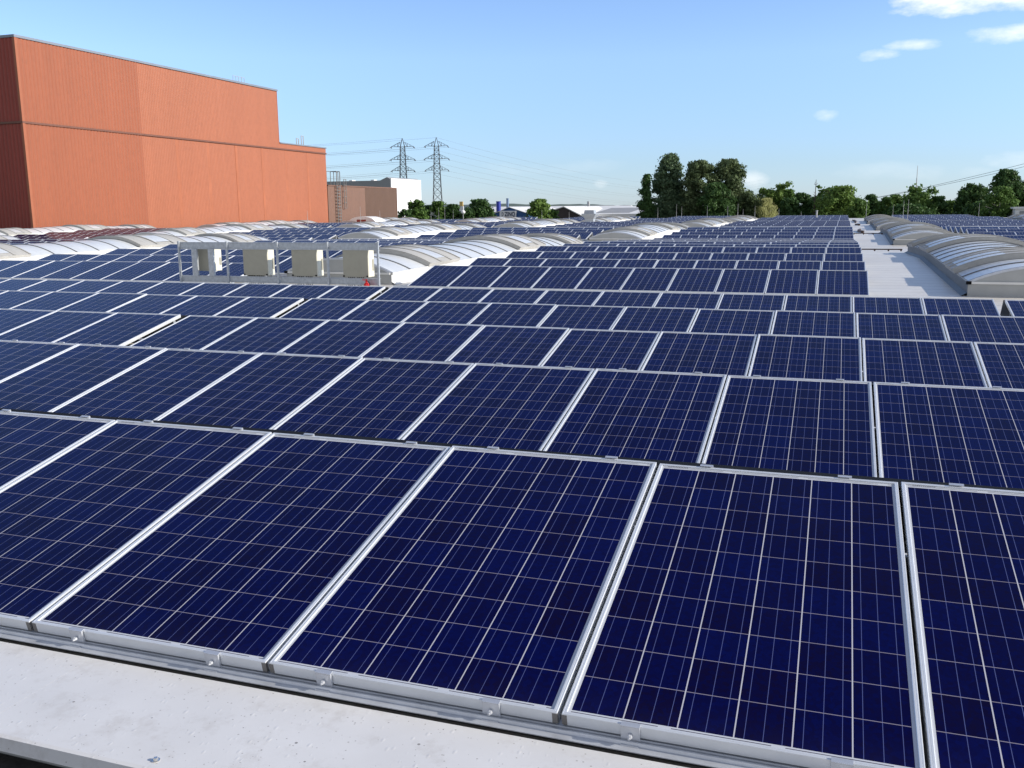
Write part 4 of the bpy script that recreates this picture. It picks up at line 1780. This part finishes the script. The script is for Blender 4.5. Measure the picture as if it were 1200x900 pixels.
# ------------------------------------------------------------------ pylons and power lines
def pylon(loc, label, rz):
    t = empty('power_pylon', loc)
    t.rotation_euler = (0, 0, rz)
    tag(t, label, 'pylon', 'lattice power pylons')
    H = 31.0 - GZ if False else loc[3] if len(loc) > 3 else 40.6
    body = MB()

    def hw(z):
        return 2.6 + (.95 - 2.6) * min(1, z / (H - 3.6)) ** .8 if z < H - 3.6 else max(.06, .95 * (H - z) / 3.6)
    lv = [0, 5, 9.5, 13.5, 17, 20, 22.8, 25.3, 27.6, 29.6, 31.6, 33.5, 35.3, 37.0, H]
    C = [(-1, -1), (1, -1), (1, 1), (-1, 1)]
    for z0, z1 in zip(lv[:-1], lv[1:]):
        for q in range(4):
            a, b = C[q], C[(q + 1) % 4]
            w0, w1 = hw(z0), hw(z1)
            body.tube((a[0] * w0, a[1] * w0, z0), (a[0] * w1, a[1] * w1, z1), .13, .13, 4, 0, False)
            if z1 < H:
                body.tube((a[0] * w0, a[1] * w0, z0), (b[0] * w1, b[1] * w1, z1), .075, .075, 4, 0, False)
                body.tube((b[0] * w0, b[1] * w0, z0), (a[0] * w1, a[1] * w1, z1), .075, .075, 4, 0, False)
                body.tube((a[0] * w1, a[1] * w1, z1), (b[0] * w1, b[1] * w1, z1), .075, .075, 4, 0, False)
    body.build('lattice_mast', M['pylon'], t)
    ends = []
    for z, L_ in ((H - 3.6, 4.9), (H - 9.0, 5.2), (H - 13.8, 4.9)):
        w = hw(z)
        for s in (-1, 1):
            arm = MB()
            tip = (s * L_, 0, z + .1)
            for yy in (-w, w):
                arm.tube((s * w, yy, z), tip, .12, .10, 4, 0, False)
                arm.tube((s * w, yy, z + 2.0), tip, .09, .08, 4, 0, False)
                for f in (.3, .6):
                    p = Vector((s * w, yy, z)).lerp(Vector(tip), f)
                    q = Vector((s * w, yy, z + 2.0)).lerp(Vector(tip), f)
                    arm.tube(p, q, .06, .06, 4, 0, False)
                p = Vector((s * w, yy, z)).lerp(Vector(tip), .3)
                arm.tube(Vector((s * w, yy, z + 2)), p, .06, .06, 4, 0, False)
            for f in (.3, .6):
                p = Vector((s * w, -w, z)).lerp(Vector(tip), f)
                q = Vector((s * w, w, z)).lerp(Vector(tip), f)
                arm.tube(p, q, .06, .06, 4, 0, False)
            ao = arm.build('cross_arm', M['pylon'], t)
            ins = MB()
            for d in (-1, 1):
                ins.tube((s * L_, d * .1, z), (s * L_ + s * .2, d * 2.2, z - .5), .16, .16, 6)
            ins.build('insulator', M['insulator'], ao)
            ends.append(Vector((s * (L_ + .2), 0, z - .5)))
    mw = Matrix.Translation(loc[:3]) @ Matrix.Rotation(rz, 4, 'Z')
    return [mw @ e for e in ends] + [mw @ Vector((0, 0, H))]


P1 = pylon((-181.0, 380, GZ), 'left lattice power pylon standing before the white side wall', R_(18))
P2 = pylon((-165.7, 382, GZ), 'right lattice power pylon standing clear against the sky', R_(18))
P3 = []


def wire(a, b, sag, r, label, group):
    a, b = Vector(a), Vector(b)
    w = MB()
    n = 28
    prev = None
    for i in range(n + 1):
        t = i / n
        p = a.lerp(b, t)
        p.z -= sag * 4 * t * (1 - t)
        if prev is not None:
            w.tube(prev, p, r, r, 4, 0, False)
        prev = p
    tag(w.build('power_line', M['wire'], fix=False), label, 'power line', group)


ARM = ['upper left', 'upper right', 'middle left', 'middle right', 'lower left', 'lower right', 'top']
for i in range(7):
    wire(P1[i], P1[i] + Vector((-260, -130, 3)), 7, .036, 'wire running left behind the orange hall from the left pylon, %s' % (ARM[i] + (' arm' if i < 6 else '')), 'wires on the pylons')
    wire(P2[i], P2[i] + Vector((-260, -130, 3)), 7, .036, 'wire running left past the left pylon from the right pylon, %s' % (ARM[i] + (' arm' if i < 6 else '')), 'wires on the pylons')
    wire(P2[i], P2[i] + Vector((95, 640, -2)), 13, .032, 'wire sinking to the right from the right pylon, %s' % (ARM[i] + (' arm' if i < 6 else '')), 'wires on the pylons')
for k, dz in enumerate((0, 1.05)):
    wire((4.0, 250, 1.2), (62, 247, 15.6 - dz), .9, .055, '%s of two dark wires rising to the right above the right-hand trees' % ['upper', 'lower'][k], 'wires above the right trees')


# ------------------------------------------------------------------ trees
def tree(x, y, top, w, kind, label, shape='round', n=3200, bottom=None, leaf=.30, sparse=0.0, trunk='bark', bare=False, seed=0, group='trees beyond the roof'):
    """x, y place; top z; w half width of the crown"""
    rnd = random.Random(seed * 131 + int(x * 7) + 17)
    h = top - GZ
    b0 = (bottom if bottom is not None else GZ + h * .12)
    t = empty('tree', (x, y, GZ))
    tag(t, label, 'tree', group)
    tr = MB()
    r0 = max(.14, h * .016)
    segs = 6
    px, py_ = 0, 0
    pts = []
    topz = h * (.93 if bare or shape == 'spire' else .8)
    for i in range(segs + 1):
        f = i / segs
        pts.append(Vector((px, py_, f * topz)))
        px += rnd.uniform(-.02, .02) * h * .35
        py_ += rnd.uniform(-.02, .02) * h * .35
    for i in range(segs):
        f0, f1 = i / segs, (i + 1) / segs
        tr.tube(pts[i], pts[i + 1], r0 * (1 - .85 * f0), r0 * (1 - .85 * f1), 7, 0, False)
    limbs = []
    nl = 26 if not bare else 30
    if sparse:
        nl = int(34 + 30 * sparse)
    for i in range(nl):
        f = rnd.uniform(.25, .98)
        p = pts[0].lerp(pts[-1], f)
        k = min(segs - 1, int(f * segs))
        p = pts[k].lerp(pts[k + 1], f * segs - k)
        a = rnd.uniform(0, 6.283)
        ln = w * (rnd.uniform(.45, .95) if not bare else rnd.uniform(.3, 1.0) * (1.1 - f * .7))
        q = p + Vector((math.cos(a) * ln, math.sin(a) * ln, ln * rnd.uniform(.25, .9)))
        if q.z > h:
            q.z = h * rnd.uniform(.94, 1)
        tr.tube(p, q, r0 * .32 * (1.1 - f), .03, 5, 0, False)
        limbs.append((p, q))
    tr.build('trunk', M[trunk], t, fix=False)
    if bare:
        return t
    cr = MB()
    cz0, cz1 = b0 - GZ, h

    def env(f):
        if shape == 'round':
            return w * math.sqrt(max(0, 1 - ((f - .45) / .55) ** 2)) if f > .45 else w * (.80 + .20 * f / .45)
        if shape == 'column':
            return w * (.80 + .20 * math.sin(math.pi * min(1, f * 1.3))) * (1 if f < .55 else math.sqrt(max(0, 1 - ((f - .55) / .45) ** 2)) ** 1.25)
        if shape == 'spire':
            return w * max(.10, (1 - f) ** .9)
        return w * (.30 + .70 * f) * (1 if f < .7 else math.sqrt(max(0, 1 - ((f - .7) / .3) ** 2)))
    # boughs: lumps of foliage of uneven size, most of them near the outline
    boughs = []
    nb = int((34 + w * 9 + (cz1 - cz0) * 1.6) * (.8 if sparse else 1))
    for i in range(nb):
        f = rnd.random() ** .9
        if sparse and rnd.random() < sparse * max(0, f - .3):
            continue
        r_ = env(f)
        a_ = rnd.uniform(0, 6.283)
        q = r_ * rnd.uniform(.25, .92)
        rb = max(.55, min(w * rnd.uniform(.28, .58), 3.2)) * (1 - .42 * f) * (.62 if sparse else 1)
        z = cz0 + (cz1 - cz0) * f
        k = min(segs - 1, max(0, int(z / topz * segs)))
        c = Vector((math.cos(a_) * q + pts[k].x * .6, math.sin(a_) * q + pts[k].y * .6, min(z, h - rb * .6)))
        boughs.append((c, rb, rnd.uniform(.55, .9)))
    boughs.append((Vector((pts[-1].x, pts[-1].y, h - .55)), .6, .9))
    if sparse:
        boughs = [b_ for b_ in boughs if b_[0].z < cz0 + (cz1 - cz0) * .48]
        for p, q in limbs:
            for t_ in (.55, .8, 1.0):
                if rnd.random() < .8:
                    boughs.append((p.lerp(q, t_) + Vector((rnd.gauss(0, .25), rnd.gauss(0, .25), rnd.gauss(0, .2))), rnd.uniform(.35, .85), .75))
        for i in range(int(8 + 6 * sparse)):
            f = rnd.uniform(.6, 1.0)
            k = min(segs - 1, int(f * segs))
            boughs.append((pts[k].lerp(pts[k + 1], f * segs - k) + Vector((rnd.gauss(0, .4), rnd.gauss(0, .4), 0)), rnd.uniform(.35, .7), .8))
    else:       # ragged outline: small tufts standing out of the crown
        for i in range(int(26 + w * 6)):
            f = rnd.uniform(.2, 1.0)
            r_ = env(f) * rnd.uniform(.92, 1.16)
            a_ = rnd.uniform(0, 6.283)
            z = cz0 + (cz1 - cz0) * f
            k = min(segs - 1, max(0, int(z / topz * segs)))
            boughs.append((Vector((math.cos(a_) * r_ + pts[k].x * .6, math.sin(a_) * r_ + pts[k].y * .6, min(h - .1, z + rnd.uniform(-.3, .5)))), rnd.uniform(.28, .7), .9))
    wts = [b_[1] ** (1.5 if sparse else 2) for b_ in boughs]
    picks = rnd.choices(boughs, wts, k=int(n * 4.0))
    for c, rb, fl in picks:
        d = Vector((rnd.gauss(0, 1), rnd.gauss(0, 1), rnd.gauss(0, 1)))
        d.normalize()
        rr = rnd.random() ** .45 * 1.08
        if rnd.random() < .22:
            rr = rnd.uniform(1.0, 1.6)
        p = c + Vector((d.x, d.y, d.z * fl)) * rb * rr
        if p.z > h + .15 or p.z < .6:
            continue
        nrm = (d + Vector((rnd.gauss(0, .7), rnd.gauss(0, .7), rnd.gauss(0, .7) + .25))).normalized()
        a = nrm.orthogonal().normalized()
        a = (Matrix.Rotation(rnd.uniform(0, 6.283), 3, nrm) @ a)
        b = nrm.cross(a)
        l_ = leaf * rnd.uniform(.45, 1.15)
        if kind == 'willow':
            a = (a * .4 + Vector((0, 0, -1))).normalized()
            b = a.orthogonal().normalized()
            cr.face([p - b * l_ * .25, p + a * l_ * .4, p + b * l_ * .25 + a * l_ * .5, p + a * l_ * 1.6])
        else:
            cr.face([p - a * l_, p - b * l_ * .55, p + a * l_, p + b * l_ * .55])
    cr.build('crown', LEAF[kind], t, fix=False)
    return t


def at(px, py, y):
    d = right * (px - 600) / 1087.2 - up * (py - 450) / 1087.2 - back
    return d * (y / d.y)


def T(px, py, y, halfpx, kind, label, **kw):
    p = at(px, py, y)
    w = halfpx * (p.length) / 1087.2
    tree(p.x, y, p.z, w, kind, label, **kw)


def trees():
    T(757, 205, 178, 13, 'dark', 'narrow dark spire-topped tree at the left end of the big tree group', shape='spire', n=3600, seed=1, leaf=.30)
    T(785, 180, 182, 18, 'grey', 'tallest grey-green poplar with a cleft upright crown', shape='column', n=8500, seed=2, leaf=.30)
    T(778, 190, 186, 9, 'grey', 'slim grey-green poplar leaning on the left of the tallest one', shape='column', n=3200, seed=22)
    T(805, 212, 186, 12, 'olive', 'lower olive tree filling the cleft right of the tallest poplar', n=3000, seed=3, sparse=.5)
    T(821, 189, 180, 19, 'olive', 'broad olive-brown tree right of the tallest poplar', n=8500, seed=4, leaf=.30)
    T(854, 187, 182, 21, 'olive', 'broad olive-brown tree with a ragged top at the right of the big group', n=8500, seed=5, leaf=.30)
    T(840, 215, 176, 20, 'dark', 'dark undergrowth tree below the two broad olive trees', n=4800, seed=6)
    T(872, 212, 184, 12, 'olive', 'thin olive tree leaning from the right side of the big group', n=2600, sparse=.5, seed=7)
    T(889, 217, 180, 14, 'olive', 'ragged low olive tree left of the pale weeping tree', n=3000, sparse=.4, seed=8)
    T(899, 232, 168, 12, 'willow', 'pale yellow-green weeping tree with light stem', n=2800, trunk='birch', seed=9, leaf=.28)
    T(909, 206, 184, 14, 'bright', 'airy fresh green tree with gaps between its leaves', n=2700, sparse=.8, seed=10, leaf=.38)
    T(925, 222, 184, 12, 'mid', 'low dark green tree right of the airy tree', n=2600, seed=11)
    T(941, 227, 182, 14, 'dark', 'dense dark bush-like tree between airy tree and bare trunk', n=3400, seed=12)
    T(926, 233, 176, 13, 'dark', 'low dark shrub tree below the airy tree', n=3000, seed=13)
    T(957, 203, 176, 8, 'mid', 'bare dead tree with a straight grey trunk', bare=True, seed=14)
    T(975, 203, 184, 15, 'mid', 'thin tree with open leafy top rising above the fresh green one', n=1500, sparse=.9, shape='vase', seed=15, leaf=.4)
    T(984, 219, 176, 25, 'bright', 'broad fresh green tree beside the bare trunk', n=8000, seed=16)
    T(958, 232, 180, 14, 'dark', 'dark tree at the foot of the bare trunk', n=3200, seed=17)
    T(1006, 233, 172, 9, 'mid', 'small rounded green tree above the aisle end', n=2200, seed=18)
    T(1021, 229, 190, 11, 'dark', 'rounded dark tree behind the far skylights', n=2600, seed=19)
    T(1037, 232, 188, 11, 'mid', 'small mid green tree second right of the aisle end', n=2600, seed=20)
    T(1050, 229, 192, 13, 'mid', 'rounded mid green tree left of the antenna tree', n=2600, seed=21)
    T(1080, 206, 186, 15, 'mid', 'open-crowned tree in front of the thin antenna mast', n=1300, sparse=.9, shape='vase', seed=23, leaf=.42)
    T(1078, 226, 184, 20, 'mid', 'dense mid green tree below the open-crowned antenna tree', n=6000, seed=24)
    T(1099, 231, 186, 10, 'dark', 'small dark tree right of the antenna tree', n=2200, seed=25)
    T(1114, 236, 196, 12, 'mid', 'low tree in the dip between two right-hand groups', n=2400, seed=26)
    T(1066, 240, 178, 26, 'dark', 'dark hedge-like tree under the antenna tree', n=4200, seed=27)
    T(1128, 224, 186, 12, 'dark', 'dark tree on the left slope of the right-hand group', n=3000, seed=28)
    T(1142, 216, 188, 13, 'dark', 'second dark tree up the left slope of the right-hand group', n=3400, seed=29)
    T(1154, 205, 190, 13, 'mid', 'open-topped tree left of the right-hand conical tree', n=2600, sparse=.7, seed=30)
    T(1180, 199, 184, 16, 'dark', 'tall dark dense tree topping the right-hand group', n=7000, seed=31)
    T(1173, 220, 174, 14, 'mid', 'greener tree with a pale stem in front of the tall dark one', n=3600, trunk='birch', seed=32)
    T(1205, 212, 186, 20, 'dark', 'dark tree cut by the right edge of the photo', n=4600, seed=33)
    T(1150, 236, 178, 24, 'dark', 'low dark tree below the right-hand group', n=4200, seed=34)
    T(1226, 205, 190, 18, 'mid', 'tree just beyond the right edge of the photo', n=2600, seed=35)
    # left, before and between the sheds
    T(487, 235, 168, 12, 'mid', 'light green bush-like tree right of the brown hall', n=4200, seed=41)
    T(476, 246, 166, 11, 'dark', 'dark low shrub tree at the corner of the brown hall', n=2800, seed=42)
    T(499, 242, 172, 8, 'dark', 'small dark tree before the right pylon foot', n=2200, seed=43)
    T(513, 237, 172, 8, 'mid', 'upright green tree right of the right pylon foot', n=2600, seed=44)
    T(530, 240, 174, 11, 'dark', 'dark rounded tree left of the yellow sign mast', n=3000, seed=45)
    T(562, 234, 176, 15, 'dark', 'broad dark tree left of the blue shed', n=5200, seed=46)
    T(548, 247, 172, 9, 'dark', 'low dark bush below the yellow sign mast', n=2000, seed=47)
    T(633, 234, 176, 14, 'bright', 'round fresh green tree between the blue and the brown shed', n=5600, seed=48)
    T(648, 246, 178, 7, 'mid', 'small green bush beside the brown shed gable', n=1800, seed=49)
    # antenna
    p = at(1075.5, 194, 188)
    b = MB()
    b.tube((p.x, 188, GZ), (p.x, 188, p.z - 2.2), .12, .09, 6)
    b.tube((p.x, 188, p.z - 2.2), (p.x, 188, p.z), .06, .04, 6)
    tag(b.build('antenna_mast', M['mast']), 'very thin antenna mast rising above the open-crowned tree', 'antenna')


trees()
